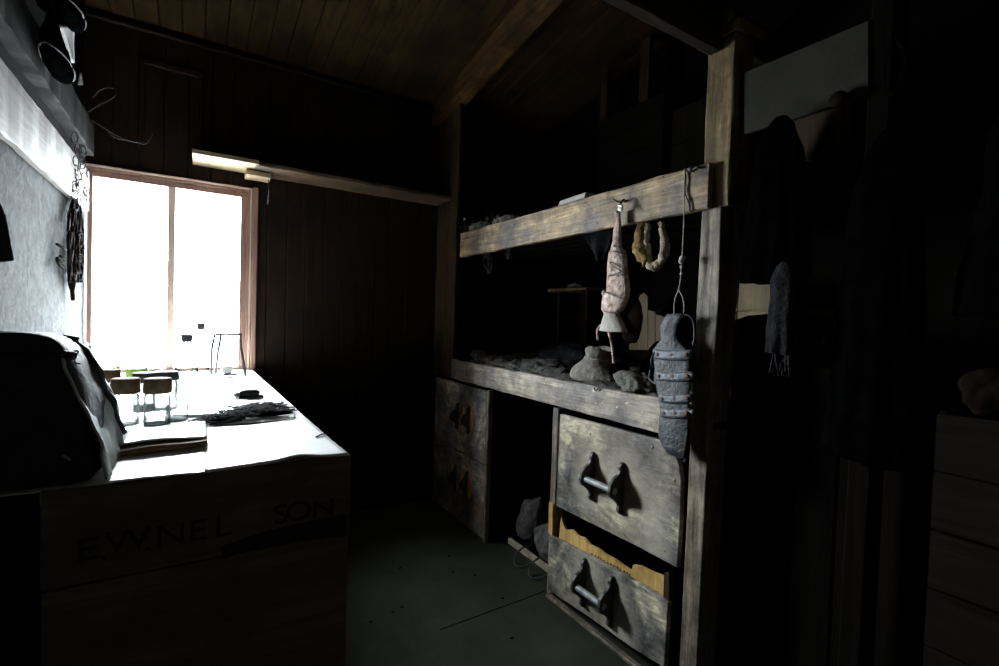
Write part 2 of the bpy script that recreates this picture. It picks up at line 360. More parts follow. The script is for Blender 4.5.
m.add([(XL-.1, a, zc(a)+.06), (XR+.2, a, zc(a)+.06), (XR+.2, b, zc(b)+.06), (XL-.1, b, zc(b)+.06)], [(0, 1, 2, 3)])
struct('ceiling', m, W['ceil'])
# window: sash frame, mullion, beads, two panes, outer casing
m = MB(); fy0, fy1 = YW+.005, YW+.05
m.box(wx0-.02, wx0, fy0, fy1, wz0, wz1); m.box(wx1, wx1+.03, fy0, fy1, wz0, wz1)
m.box(wx0-.02, wx1+.03, fy0, fy1, wz1, wz1+.03); m.box(wx0-.02, wx1+.03, fy0, fy1, wz0-.03, wz0)
win = struct('window_1', m, W['frame'], bevel=.002); 
m = MB(); m.box(-.124, -.092, fy0+.01, fy1, wz0, wz1); m.build('mullion', W['framepale'], win)
m = MB(); m.box(wx0, -.124, YW+.03, YW+.033, wz0, wz1); m.build('pane', W['pane'], win)
m = MB(); m.box(-.092, wx1, YW+.03, YW+.033, wz0, wz1); m.build('pane', W['pane'], win)
m = MB()
m.board(wx1+.045, wx1+.055, YW-.014, YW+.004, .93, wz1+.05, axis=2)
m.board(XL, wx1+.055, YW-.014, YW+.004, wz1+.045, wz1+.055, axis=0)
struct('trim_1', m, W['framepale'])
m = MB(); m.board(wx1+.03, wx1+.045, YW-.004, YW+.004, .93, wz1+.04, axis=2); m.board(XL, wx1+.045, YW-.004, YW+.004, wz1+.03, wz1+.045, axis=0)
m.board(wx1+.058, wx1+.085, YW-.02, YW+.004, .93, wz1+.06, axis=2)
struct('trim_2', m, W['frame'])
m = MB(); m.board(XL, 1.4, YW-.03, YW+.004, 2.655, 2.70, axis=0, n=40); m.board(XL, 1.4, YW-.045, YW-.02, 2.64, 2.66, axis=0)
struct('trim_3', m, W['wall'])
m = MB(); ya, yb = YW+.1, YW+.33
m.box(wx1+.035, XR+.1, ya, yb, 0, 2.75); m.box(XL-.3, wx0-.025, ya, yb, 0, 2.75); m.box(wx0-.025, wx1+.035, ya, yb, wz1+.035, 2.75); m.box(wx0-.025, wx1+.035, ya, yb, 0, wz0-.035)
struct('wall_outer_baffle', m, W['wall'])  # unseen outer wall depth, added to cut oblique daylight into the room
# raised rectangular frame on the boards above the window
m = MB(); m.board(-.25, .02, YW-.012, YW+.004, 2.49, 2.52, axis=0); m.board(-.25, -.225, YW-.012, YW+.004, 2.1, 2.49, axis=2); m.board(-.005, .02, YW-.012, YW+.004, 2.1, 2.49, axis=2)
struct('trim_4', m, W['wall'])
# roof timbers
m = MB(); n = 30
for k in range(n):
    y0 = YW-.0-(YW-YB)*k/n; y1 = YW-(YW-YB)*(k+1)/n
    def q(x, y, dz): return (x+.004*nz(y*3, dz*9), y, zc(y)+dz+.005*nz(y*4, x*5, dz))
    vs = [q(x, y, dz) for y in (y0, y1) for x, dz in ((1.345, .01), (1.345, -.11), (1.45, -.11), (1.45, .01))]
    m.add(vs, [(0, 1, 5, 4), (1, 2, 6, 5), (2, 3, 7, 6)]+([(0, 1, 2, 3)] if k == 0 else [])+([(4, 7, 6, 5)] if k == n-1 else []))
struct('rafter', m, W['beam'])['kind'] = 'structure'
m = MB(); m.board(XL, 1.39, .955, .997, 2.13, 2.25, axis=0, n=60, amp=.004)
struct('tie_beam', m, W['beamx'])
m = MB(); m.board(1.5, XR, 1.25, 1.32, 2.45, 2.6, axis=0, n=20, amp=.004); struct('cross_beam', m, W['beamx'])

# long shelf high on the window wall
sh = thing('wall_shelf', (.7, 2.95, 2.026), 'long narrow plank shelf fixed high on dark wall, pale at its window end', 'shelf')
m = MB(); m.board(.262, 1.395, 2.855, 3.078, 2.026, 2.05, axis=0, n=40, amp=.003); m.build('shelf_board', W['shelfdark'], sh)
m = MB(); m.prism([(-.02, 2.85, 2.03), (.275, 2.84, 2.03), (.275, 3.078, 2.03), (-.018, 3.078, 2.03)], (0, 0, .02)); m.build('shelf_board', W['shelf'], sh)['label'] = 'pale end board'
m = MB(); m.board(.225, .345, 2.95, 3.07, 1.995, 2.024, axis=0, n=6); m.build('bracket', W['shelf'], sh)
m = MB(); m.tube([(.335, 2.99, 2.0), (.34, 2.985, 1.93), (.336, 2.99, 1.86)], .0025); m.build('cord', W['wire'], sh)

# ================================================================ BUNK
bunk = thing('bunk_bed', (1.75, 1.9, 0), 'rough timber two-tier bunk with scuffed grey boards along the right', 'bunk bed')
m = MB(); pts = [onX(1.402, *p) for p in [(706.5, 200), (701.8, 211), (699, 262), (695.8, 322), (691, 420), (686, 530), (679.5, 655)]]
pts += [Vector((1.402, pts[-1].y, 0))]; r_ = [onX(1.402, *p) for p in [(697, 655), (702.5, 545), (708, 440), (713.5, 370), (718.5, 300), (721, 209), (722.5, 200)]]; pts += [Vector((1.402, r_[0].y, 0))]+r_
m.prism(pts, (.10, 0, 0)); m.build('post', W['post'], bunk, bevel=.003)
m = MB(); m.board(1.400, 1.50, .913, 1.008, 1.64, 2.175, axis=2, n=26, amp=.003); m.build('post', W['posthi'], bunk)['label'] = 'warmer brown top length of post'
m = MB(); m.board(1.388, 1.515, .895, 1.045, 2.172, 2.205, axis=1, n=14, amp=.003); m.build('post_cap', W['posthi'], bunk)
m = MB(); m.blob((1.405, .95, 2.228), (.026, .026, .03), .05); m.build('knob', W['iron'], bunk)
def xpoly(a, pts): return [onX(a, *p) for p in pts]
# side boards
ua, ub = onX(1.374, 460, 245), onX(1.374, 708, 185)
m = MB(); m.board(1.374, 1.398, ub.y, ua.y, onX(1.374, 708, 208).z, onX(1.374, 708, 162.4).z, axis=1, n=60, amp=.004, seed=3); m.build('side_board', W['bunk'], bunk)['label'] = 'upper side board'
m = MB(); m.board(1.392, 1.420, 1.002, 2.765, .878, 1.0, axis=1, n=60, amp=.004, seed=8); m.build('side_board', W['bunk_low'], bunk)['label'] = 'lower side board'
# deck of each tier
m = MB()
for k in range(9): m.board(1.425+k*.09, 1.51+k*.09, .93, 3.06, .93, .95, axis=1, n=6)
m.build('bed_deck', W['darkwood'], bunk)
m = MB()
for k in range(9): m.board(1.405+k*.09, 1.487+k*.09, .93, 3.06, 1.66, 1.68, axis=1, n=6)
m.build('bed_deck', W['darkwood'], bunk)
# far end: upright boards closing the bunk by the window wall
m = MB()
m.board(1.40, 1.425, 2.775, 2.90, .875, 2.64, axis=2, n=30); m.board(1.402, 1.425, 2.903, 3.075, .875, 2.64, axis=2, n=30)
m.build('end_board', W['panel'], bunk)
# near end: dark boards from post back to wall
m = MB()
for k in range(6): m.board(1.51+k*.12, 1.625+k*.12, .93, .95, 0, 1.21+.01*(k % 2), axis=2, n=6)
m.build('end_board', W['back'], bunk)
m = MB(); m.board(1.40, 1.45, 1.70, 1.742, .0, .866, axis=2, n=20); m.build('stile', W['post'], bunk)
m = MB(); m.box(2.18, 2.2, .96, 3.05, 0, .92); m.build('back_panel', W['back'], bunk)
# S shaped hook screwed to the lower board, nail, crack
m = MB(); p = onX(1.388, 598, 389); m.tube([p+Vector((0, .015, .006)), p+Vector((-.006, .02, -.004)), p+Vector((-.006, .008, -.008)), p+Vector((0, 0, .002)), p+Vector((-.005, -.012, .006)), p+Vector((-.006, -.018, -.006))], .0025, smoothen=2)
m.build('hook', W['iron'], bunk)

# handle: two ogee brackets standing off the face, round bar between
def bracket_pts(face, y, zc_, h=.085, out=.068, s=1):
    pr = [(0, 1), (.2, .96), (.30, .84), (.30, .70), (.42, .54), (.70, .44), (.92, .25), (1., 0), (.92, -.22), (.62, -.36), (.42, -.48), (.28, -.62), (.34, -.78), (.22, -.92), (0, -1)]
    return [(face-out*a, y, zc_+h*b) for a, b in pr]
def handle(parent, face, y0, y1, zc_, h=.085, bar=True, out=.068, mat='iron'):
    hd = None
    if bar:
        ya_, yb_ = min(y0, y1)-.012, max(y0, y1)+.014; ring = lambda y, r: [Vector((face-out*.7+r*math.cos(k*math.pi/9), y, zc_+r*math.sin(k*math.pi/9))) for k in range(18)]
        m = MB(); m.loft([ring(ya_, .0125), ring(yb_, .013)], cap=False); m.loft([ring(ya_, .0125), ring(ya_+.0005, .0126)], smooth=False); m.loft([ring(yb_-.004, .016), ring(yb_+.003, .016)], smooth=False)
        hd = m.build('handle', W['steel'], parent)
    for y in (y0, y1):
        m = MB(); m.prism(bracket_pts(face+.001, y-.007, zc_, h, out), (0, .014, 0)); b = m.build('bracket', W[mat], hd or parent, bevel=.002)

# right hand chest of two drawers below the bunk
chest = thing('drawer_chest', (1.75, 1.37, 0), 'two-drawer wooden chest beneath the bunk beside the post, lower drawer front torn open', 'drawer chest')
m = MB(); m.box(1.45, 2.12, 1.708, 1.722, 0, .85); m.box(1.45, 2.12, 1.02, 1.035, 0, .85); m.box(2.10, 2.12, 1.035, 1.708, 0, .85); m.box(1.45, 2.10, 1.035, 1.708, 0.0, .012); m.box(1.46, 2.10, 1.035, 1.708, .425, .435)
m.build('carcass', W['darkwood'], chest)
m = MB(); pts = xpoly(1.4, [(560, 414), (608, 426.5), (657, 439.5), (664, 441), (671, 447), (676, 456), (679, 466), (681, 480), (680, 520), (677, 568), (640, 548), (600, 528), (556, 506)])
m.prism(pts, (.022, 0, 0)); dr = m.build('drawer', W['drawer'], chest, bevel=.003)
m = MB(); m.box(1.422, 2.0, 1.07, 1.085, .45, .80); m.box(1.422, 2.0, 1.66, 1.675, .45, .80); m.box(1.985, 2.0, 1.085, 1.66, .45, .80); m.build('drawer_box', W['darkwood'], dr)
pa = onX(1.352, 587, 479)
handle(dr, 1.4, 1.462, 1.302, .628, .103, out=.074)
# thing: small nail heads on the drawer front
m = MB()
for p in [(652, 447), (590, 434), (674, 480)]:
    q = onX(1.399, *p); m = MB(); m.blob(q, (.003, .005, .005), .1, sub=2); m.build('nail', W['steel'], dr)
m = MB(); pts = xpoly(1.375, [(549, 536), (560, 541), (600, 562), (640, 585), (664, 599.5), (668, 603), (664, 668), (632, 648), (590, 618), (548, 590)])
m.prism(pts, (.022, 0, 0)); dr2 = m.build('drawer', W['drawer2'], chest, bevel=.003)
m = MB(); pts = xpoly(1.40, [(561, 516), (563, 524), (566, 530), (572, 530), (578, 536), (584, 538), (590, 545), (598, 549), (606, 555), (614, 559), (622, 565), (631, 571), (633, 565), (640, 566), (650, 571), (660, 575), (664, 577), (663, 606), (600, 570), (558, 546)])
m.prism(pts, (.012, 0, 0)); m.build('torn_board', W['yellow'], dr2, bevel=.001)['label'] = 'torn yellow raw wood above the drawer front'
m = MB()
for k in range(22):
    t = k/21; q = onX(1.3985, 592+66*t+random.uniform(-.6, .6), 555+37*t+ (3 if k > 12 else -1)); h = random.uniform(.003, .006) if k < 14 else .012
    m.box(1.3975, 1.4005, q.y-.0022, q.y+.0018, q.z-h, q.z+h)
m.build('nail_holes', W['strip'], dr2)
m = MB(); m.box(1.40, 2.0, 1.075, 1.092, .02, .305); m.box(1.415, 2.0, 1.655, 1.67, .02, .29); m.box(1.985, 2.0, 1.092, 1.655, .02, .29); m.build('drawer_box', W['darkwood'], dr2)
m = MB(); pts = xpoly(1.385, [(664, 573), (669, 571), (669, 604), (663, 601)]); m.prism(pts, (.03, 0, 0)); m.build('corner_block', W['panel'], dr2)
handle(dr2, 1.375, 1.462, 1.308, .190, .103, out=.074)
m = MB(); m.board(1.376, 1.40, 1.05, 1.715, .0, .016, axis=1, n=20); m.build('plinth', W['post'], chest)
m = MB(); m.board(1.395, 1.425, 1.706, 1.742, .285, .43, axis=2, n=8); m.build('corner_post', W['yellow'], chest)

# far chest: two blackened drawers
far = thing('drawer_chest', (1.75, 2.66, 0), 'blackened two-drawer chest beneath the far end of the bunk by the corner', 'drawer chest')
m = MB(); m.box(1.43, 2.12, 2.32, 2.335, 0, .86); m.box(1.43, 2.12, 3.02, 3.035, 0, .86); m.box(2.1, 2.12, 2.335, 3.02, 0, .86); m.box(1.43, 2.1, 2.335, 3.02, .425, .435); m.build('carcass', W['darkwood'], far)
m = MB(); m.board(1.398, 1.43, 2.312, 2.332, 0, .862, axis=2, n=20, amp=.003); m.build('corner_post', W['post'], far)
for z0, z1, hz in ((.438, .855, .652), (.012, .43, .262)):
    m = MB(); m.board(1.40, 1.42, 2.334, 3.02, z0, z1, axis=1, n=30, amp=.003, seed=z0); d = m.build('drawer', W['drawer3'], far)
    handle(d, 1.4, 2.68, 2.53, hz, .085, bar=False, out=.06)
    m = MB()
    for y in (2.60, 2.50, 2.72):
        m.blob((1.3995, y, hz+.0), (.0035, .028, .075), .3, 20, 3, seed=y)
    m.build('wear_patch', W['wear'], d)

# ---- things under the bunk
sk = MB(); sk.blob((1.64, 2.16, .135), (.10, .085, .135), .3, 9, 4, seed=1, floor=.022); tag(sk.build('sack', W['sack'], jitter=.006, jf=30), 'upright grey cloth bundle on floor between the two drawer chests', 'sack')
sk = MB(); sk.blob((1.60, 1.93, .10), (.10, .13, .085), .3, 9, 4, seed=4, floor=.02); tag(sk.build('sack', W['sack'], jitter=.006, jf=30), 'slumped dark bundle on the floor tray right up against the torn-drawer chest', 'sack')
tr = thing('tray', (1.62, 2.0, 0), 'shallow tray with pale wooden edge on floor under the bunk gap', 'tray')
m = MB(); m.box(1.52, 1.85, 1.76, 2.24, .002, .012); m.build('tray_base', W['darkwood'], tr)
m = MB(); m.board(1.515, 1.53, 1.755, 2.245, .0, .035, axis=1, n=14); m.build('tray_rim', W['palewood'], tr)
wr = MB()
for k in range(2):
    y = 1.90+k*.13
    wr.tube([(1.55, y+.03, .06), (1.47, y+.04, .055), (1.40, y+.0, .006), (1.43, y-.06, .004), (1.51, y-.08, .045), (1.55, y-.1, .07)], .004, smoothen=2)
tag(wr.build('wire_loop', W['wire']), 'loose dark wire loops spilling over the pale tray edge', 'wire')

# ================================================================ ON THE LOWER BUNK
def matt(u, v):
    y = 1.02+1.62*u; x = 1.43+.72*v
    z = .975+.02*math.sin(v*3)+.022*nz(x*7, y*9, 1)+.014*nz(x*22, y*20)+.03*v
    return (x, y, z+.012)
m = MB(); m.sheet(matt, 90, 40, .03)
tag(m.build('blanket', W['furdark']), 'dark matted hide blanket spread on the lower bunk', 'blanket')
def fold(u, v):  # curled ragged hide edge at the far end
    p0 = onX(1.45, 470, 352); p1 = onX(1.45, 560, 377)
    y = p0.y+(p1.y-p0.y)*u; a = v*3.4
    r = .028+.012*nz(u*14, 3)+.01*math.sin(u*40)
    return (1.452+.04*(1-math.cos(a))+.02*v, y+.01*nz(u*30, v*4), 1.002+.02*(1-u)*math.exp(-8*u)*1.5+r*math.sin(a)+.01*nz(u*25, v*5))
m = MB(); m.sheet(fold, 90, 14, .008)
tag(m.build('hide_roll', W['furdark']), 'ragged curled hide strip along far front edge of the lower bunk', 'hide')
random.seed(3)
def crumple(name, c, r, mat, label, cat, seed, amp=.35, fr=10, floor=.99, jit=.008):
    m = MB(); m.blob(c, r, amp, fr, 4, seed, floor); return tag(m.build(name, W[mat], jitter=jit, jf=28), label, cat)
c = onX(1.52, 535, 365); crumple('crumpled_cloth', (1.55, c.y, 1.02), (.09, .16, .045), 'furdark', 'low crumpled dark cloth between the curled hide and the boot', 'cloth', 2)
# boot: shaft leaning back, foot toward the far end
b0 = onX(1.47, 588, 376)
bt = thing('hide_boot', (1.48, b0.y, 1.0), 'grey wrinkled hide boot standing at the lower bunk edge', 'boot')
rings = []
prof = [(0, .052, .105, 0), (.02, .056, .112, 0), (.045, .054, .095, .004), (.062, .05, .075, .002), (.078, .045, .054, -.008), (.092, .040, .042, -.016), (.110, .038, .038, -.020), (.128, .041, .042, -.02), (.134, .043, .045, -.02)]
for z, rx, ry, sy in prof:
    rings.append([Vector((1.507+1.25*rx*math.cos(a)*(1+.1*nz(a*2, z*40)), b0.y-.0+sy+1.3*ry*math.sin(a)*(1+.08*nz(a*3, z*60, 3)), 1.0+z*1.12+(.01 if z > .1 else .003)*math.sin(a*2+1))) for a in [k*2*math.pi/28 for k in range(28)]])
m = MB(); m.loft(rings, cap=False); bo = m.build('boot_body', W['boot'], bt, jitter=.003, jf=40); sd = bo.modifiers.new('s', 'SOLIDIFY'); sd.thickness = .005; sb = bo.modifiers.new('d', 'SUBSURF'); sb.levels = 1; sb.render_levels = 1
m = MB(); m.tube([Vector((1.507+.068*math.cos(a), b0.y+.138*math.sin(a), 1.006)) for a in [k*2*math.pi/24 for k in range(25)]], .005); m.build('sole_welt', W['furdark'], bt)
m = MB()
for zz, ry, oy in ((.088, .048, -.016), (.094, .046, -.018)): m.tube([Vector((1.507+.054*math.cos(a), b0.y+oy+ry*1.35*math.sin(a), 1.0+zz*1.12+.004*math.sin(a))) for a in [k*2*math.pi/24 for k in range(25)]], .0022)
m.build('lace', W['cord'], bt)
c = onX(1.5, 612, 372); crumple('hide_boot', (1.54, c.y-.01, 1.03), (.05, .055, .06), 'black', 'black crushed boot tucked right behind the grey wrinkled boot', 'boot', 7)
c = onX(1.46, 634, 380); crumple('crumpled_hide', (1.475, c.y, 1.03), (.045, .10, .042), 'fur', 'pale crumpled fur piece on lower bunk edge left of the riveted leather strap', 'hide', 11, .5, 16, .995, .012)
c = onX(1.45, 645, 366); m = MB()
for k in range(7):
    a = random.uniform(0, 6); q = Vector((1.46, 1.17+.05*nz(k, 1), 1.07)); m.tube([q+Vector((random.uniform(-.03, .03), random.uniform(-.08, .08), random.uniform(-.03, .02))) for _ in range(4)], .005, smoothen=2)
tag(m.build('leather_thongs', W['strapleather']), 'tangled leather thongs lying on the pale crumpled fur', 'thong')
c = onX(1.75, 665, 352); crumple('sleeping_bag', (1.85, 1.33, 1.08), (.26, .2, .13), 'black', 'bulky black fur sleeping bag deep in the lower bunk', 'sleeping bag', 15, .3, 6)
c = onX(1.9, 530, 343); crumple('clothing_heap', (1.9, 2.2, 1.05), (.16, .3, .09), 'coat', 'dark clothing heap at the back of the lower bunk', 'clothing', 19, .4, 8)
# boards and little shelf on the back wall inside the bunk
bx = thing('wooden_box', (2.12, 1.9, 1.0), 'tan stepped-top wooden boards standing at back of lower bunk', 'box')
for pl in ([(629, 350), (631, 330), (635, 308), (640, 295), (644, 293), (647.6, 297), (647.6, 350)], [(648.2, 350), (648.2, 310), (655, 312), (655, 350)], [(655.6, 350), (655.6, 314), (664, 317), (664, 350)]):
    m = MB(); m.prism([onX(2.1, *p) for p in pl], (.015, 0, 0)); m.build('front_board', W['boxwood'], bx)
m = MB(); m.box(2.116, 2.2, 1.75, 2.0, 1.02, 1.34); m.build('box_body', W['darkwood'], bx)
bx = thing('wooden_box', (2.1, 1.3, 1.2), 'small tan board box seen between bunk post and hanging coat', 'box')
m = MB(); m.board(2.1, 2.116, 1.12, 1.30, 1.22, 1.47, axis=2, n=10); m.build('front_board', W['boxwood'], bx); m = MB(); m.board(2.1, 2.116, 1.304, 1.42, 1.22, 1.44, axis=2, n=10); m.build('front_board', W['boxwood'], bx)
m = MB(); m.box(2.116, 2.2, 1.13, 1.41, 1.0, 1.44); m.build('box_body', W['darkwood'], bx)
m = MB(); m.board(2.085, 2.1, 1.1, 1.43, 1.335, 1.345, axis=1, n=8); m.build('ledge', W['boxwood'], bx)
cab = thing('hanging_cupboard', (2.1, 2.4, 1.05), 'dark brown open cupboard with a lit top edge on back wall of lower bunk', 'cupboard')
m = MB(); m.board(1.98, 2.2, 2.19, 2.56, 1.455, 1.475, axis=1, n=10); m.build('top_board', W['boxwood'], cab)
m = MB(); m.board(2.0, 2.18, 2.20, 2.22, 1.03, 1.455, axis=2, n=8); m.build('side_board', W['panel'], cab); m = MB(); m.board(2.0, 2.18, 2.46, 2.48, 1.03, 1.455, axis=2, n=8); m.build('side_board', W['panel'], cab)
m = MB(); m.box(2.17, 2.185, 2.22, 2.46, 1.03, 1.455); m.build('back_panel', W['panel'], cab)
m = MB(); m.tube([(2.03, 2.42, 1.49), (2.04, 2.36, 1.50), (2.03, 2.29, 1.485)], .01); tag(m.build('metal_tool', W['steel']), 'small pale metal tool lying on the dark cupboard top edge', 'tool')

# ================================================================ HANGING FROM THE UPPER BOARD
def outline_loft(a, rows, depth, mat, name, parent, jit=.002, th=.5, seg=20):
    """rows: (y_px, xl_px, xr_px[, dx]) turned into flattened ring sections around the plane X=a"""
    rings = []
    for r in rows:
        y, xl, xr = r[:3]; dx = r[3] if len(r) > 3 else 0; dep = r[4] if len(r) > 4 else depth
        l = onX(a+dx, xl, y); q = onX(a+dx, xr, y); cy = (l.y+q.y)/2; cz2 = (l.z+q.z)/2; hw = abs(l.y-q.y)/2; dep = min(dep, hw*.55)
        rings.append([Vector((a+dx+dep*math.sin(t), cy+hw*math.cos(t), cz2+(q.z-l.z)/2*-math.cos(t)*0)) for t in [k*2*math.pi/seg for k in range(seg)]])
    m = MB(); m.loft(rings); o = m.build(name, W[mat], parent, jitter=jit, jf=30)
    return o
lg = thing('hide_legging', onX(1.35, 617, 335), 'pinkish spotted hide legging bound with cord hanging off the upper board', 'legging')
outline_loft(1.345, [(211, 615, 620), (225, 614.5, 620.5), (240, 613, 621), (250, 611.5, 622), (252, 610, 625), (258, 609, 626), (266, 608, 626.5), (275, 607.5, 627.5), (284, 607, 628.5), (291, 607, 629), (296, 604, 628.5), (302, 601.5, 627), (309, 601.5, 624), (313, 604, 620), (316, 605, 618)], .022, 'hide', 'hide_body', lg, .004)
outline_loft(1.345, [(312, 605, 618), (318, 604, 621), (324, 602, 625), (330, 600, 627), (331.5, 599.5, 627)], .024, 'tan_hide', 'hide_skirt', lg, .003)
m = MB()
for y, x0, x1, dy in ((246, 613, 622, -4), (251, 612, 623, 2), (262, 609, 626, 12), (276, 608, 628, -6), (292, 605, 629, 8), (311, 603, 621, 2)):
    l, q = onX(1.318, x0, y), onX(1.318, x1, y+dy); l2 = l+Vector((.02, .003, 0)); q2 = q+Vector((.02, -.003, 0)); m.tube([l2, l, (l+q)/2+Vector((-.006, 0, -.002)), q, q2], .0022, smoothen=1)
m.build('binding_cord', W['wire'], lg)
m = MB(); m.sheet(lambda u, v: onX(1.335, 617.5+4*v+1.5*u, 205+6*u)+Vector((.004*math.sin(u*6), 0, 0)), 6, 4, .004); m.build('tag', W['paper'], lg)['label'] = 'white tag at the top'
m = MB(); a_, b_ = onX(1.34, 617.5, 213), onX(1.34, 621, 201); m.tube([a_, b_+Vector((0, 0, -.005)), onX(1.35, 624, 199), onX(1.372, 625, 202)], .004, smoothen=1)
a_ = onX(1.33, 613, 199); m.tube([a_, onX(1.345, 618, 202), onX(1.374, 628, 200)], .003); m.build('hook', W['iron'], lg)
outline_loft(1.372, [(288, 626, 632), (296, 625, 637), (306, 622, 642), (318, 620, 643), (328, 620, 641), (338, 622, 637), (342, 626, 634)], .012, 'strip', 'fringe', lg, .012)
m = MB(); m.tube([onX(1.35, 601, 325), onX(1.34, 597, 330), onX(1.34, 598, 340)], .005, smoothen=1); m.build('thong', W['hide'], lg); m = MB(); m.tube([onX(1.36, 609, 332), onX(1.36, 612, 345), onX(1.365, 613, 358), onX(1.365, 614, 363)], [.006, .005, .004, .006], smoothen=1); m.build('thong', W['hide'], lg); m = MB(); m.blob(onX(1.335, 604, 293), (.008, .01, .012), .2); m.build('toggle', W['hide'], lg)

fl = thing('fur_mitt', onX(1.55, 655, 272), 'golden brown fur loop hanging open under the upper board', 'mitt')
def furtube(pts, r, mat, nm, par, sd):
    m = MB(); m.tube(pts, r, seg=12, smoothen=2)
    o = m.build(nm, W[mat], par, jitter=.012, jf=45); return o
X5 = 1.50
furtube([onX(X5, 643, 220), onX(X5, 640, 240), onX(X5, 641, 252), onX(X5, 648, 262)], [.022, .028, .03, .024], 'furgold', 'fur_side', fl, 1)
furtube([onX(X5, 647, 225), onX(X5, 646, 245), onX(X5, 648, 260), onX(X5, 652, 268), onX(X5, 658, 266), onX(X5, 662, 258)], [.012, .012, .014, .018, .015, .01], 'furpale', 'fur_rim', fl, 2)
furtube([onX(X5, 661, 222), onX(X5, 664, 240), onX(X5, 666, 252), onX(X5, 661, 262)], [.010, .013, .016, .012], 'furpale', 'fur_side', fl, 3)
# cord with knot passing over the board end
cd = thing('knotted_twine', onX(1.365, 680, 330), 'thin grey twine with knotted tuft hanging in front of upper board end', 'twine')
m = MB(); m.tube([onX(1.37, 685, 168), onX(1.365, 686, 180), onX(1.368, 684, 192), onX(1.366, 688, 200), onX(1.367, 690, 211)], .0028, smoothen=2); m.build('twine', W['wire'], cd)['label'] = 'dark twisted upper length'
m = MB(); m.tube([onX(1.365, 685, 170), onX(1.364, 684, 200), onX(1.362, 684, 225), onX(1.362, 682, 258), onX(1.361, 681, 275), onX(1.36, 679, 290), onX(1.358, 674, 300), onX(1.356, 674, 320), onX(1.355, 676, 330)], .0022, smoothen=2)
m.tube([onX(1.36, 679, 290), onX(1.358, 684, 300), onX(1.356, 684, 314), onX(1.355, 679, 322)], .0018, smoothen=2); m.build('twine', W['cord'], cd)
m = MB()
for y, s in ((258, .011), (262, .009), (267, .006), (274, .006)): m.blob(onX(1.362, 681.5, y), (s*.8, s, s), .5, 60, 2, seed=y)
m.build('knot', W['cord'], cd)
m = MB(); m.blob(onX(1.37, 692, 169), (.012, .014, .01), .3, 30); m.tube([onX(1.37, 690, 171), onX(1.36, 697, 167), onX(1.37, 703, 168)], .004); tag(m.build('iron_staple', W['iron']), 'small dark iron catch on top corner of the upper side board', 'catch')

# riveted leather strap
st = thing('riveted_strap', onX(1.34, 668, 470), 'blue-grey leather trace with riveted metal bands hanging over lower bunk board', 'leather strap')
rows = [(314, 667, 683), (318, 664, 681), (326, 660, 678), (334, 660, 676), (340, 661, 678), (345, 657, 684), (350, 654, 688), (358, 652, 690), (366, 653, 690), (372, 653.5, 690), (384, 655, 690), (392, 656, 689.5), (400, 658, 690), (414, 660, 689), (422, 659, 689), (440, 658, 688), (448, 662, 686), (456, 667, 684.5)]
o = outline_loft(1.35, [(y, a, b, 0) for y, a, b in rows], .008, 'strapleather', 'leather_body', st, .003, seg=24)
for (y0, y1, a, b) in ((349, 359, 651.5, 691), (371, 380, 653, 692), (394, 402, 657, 691), (408, 417, 659, 690)):
    m = MB()
    def bf(u, v, y0=y0, y1=y1, a=a, b=b):
        p = onX(1.339, a+(b-a)*u, y0+(y1-y0)*v+1.5*math.sin(u*3)); return p+Vector((.009*(2*abs(u-.5))**4, 0, 0))
    m.sheet(bf, 14, 3, .003); bn = m.build('metal_band', W['band'], st)
    for k in range(3):
        p = onX(1.338, a+(b-a)*(.14+.36*k), (y0+y1)/2+.5); m = MB(); m.blob(p, (.0018, .007, .007), .1, sub=2); m.build('rivet', W['rust'], bn)
for y in (375, 412):
    m = MB(); p = onX(1.345, 693, y); m.lathe([(.006, 0), (.009, .003), (.009, .012), (.005, .016)], p-Vector((0, 0, .008)), 10); m.tube([p+Vector((0, .02, 0)), p-Vector((0, .008, 0))], .004); m.build('toggle', W['iron'], st)
m = MB(); m.tube([onX(1.345, 688, 430), onX(1.34, 686, 445), onX(1.345, 684, 455), onX(1.34, 685, 462)], .006, smoothen=1); m.build('ragged_edge', W['leather'], st); m = MB(); m.tube([onX(1.345, 655, 352), onX(1.345, 651, 360), onX(1.345, 653, 370)], .004); m.build('ragged_edge', W['leather'], st)
m = MB(); m.tube([onX(1.36, 672, 318), onX(1.35, 680, 314), onX(1.36, 693, 316), onX(1.37, 695, 335), onX(1.37, 692, 350)], .003, smoothen=2); m.build('wire', W['wire'], st)
# grey cloth corner hanging behind the board, wisps
m = MB(); tri = [onX(1.48, 582, 235), onX(1.48, 612, 229), onX(1.48, 604, 258), onX(1.48, 598, 262)]
def tf(u, v):
    a = tri[0].lerp(tri[1], u); b = tri[3].lerp(tri[2], u); p = a.lerp(b, v); return p+Vector((.012*math.sin(u*7+v*3), 0, 0))
m.sheet(tf, 14, 14, .006); tag(m.build('cloth_flap', W['coat']), 'grey cloth corner sagging below upper board left of the hide legging', 'cloth')
for (x, y, L, lab) in ((487, 250, 24, 'wispy loop of grey fur dangling below the far end of the upper board'), (507, 245, 14, 'short tuft of grey fur dangling right of the wispy fur loop')):
    m = MB()
    for k in range(9): m.tube([onX(1.5, x+random.uniform(-3, 5), y), onX(1.5, x+random.uniform(-5, 6), y+L*.5), onX(1.5, x+random.uniform(-1, 4), y+L)], .0025, smoothen=1)
    tag(m.build('fur_wisp', W['furdark']), lab, 'fur')
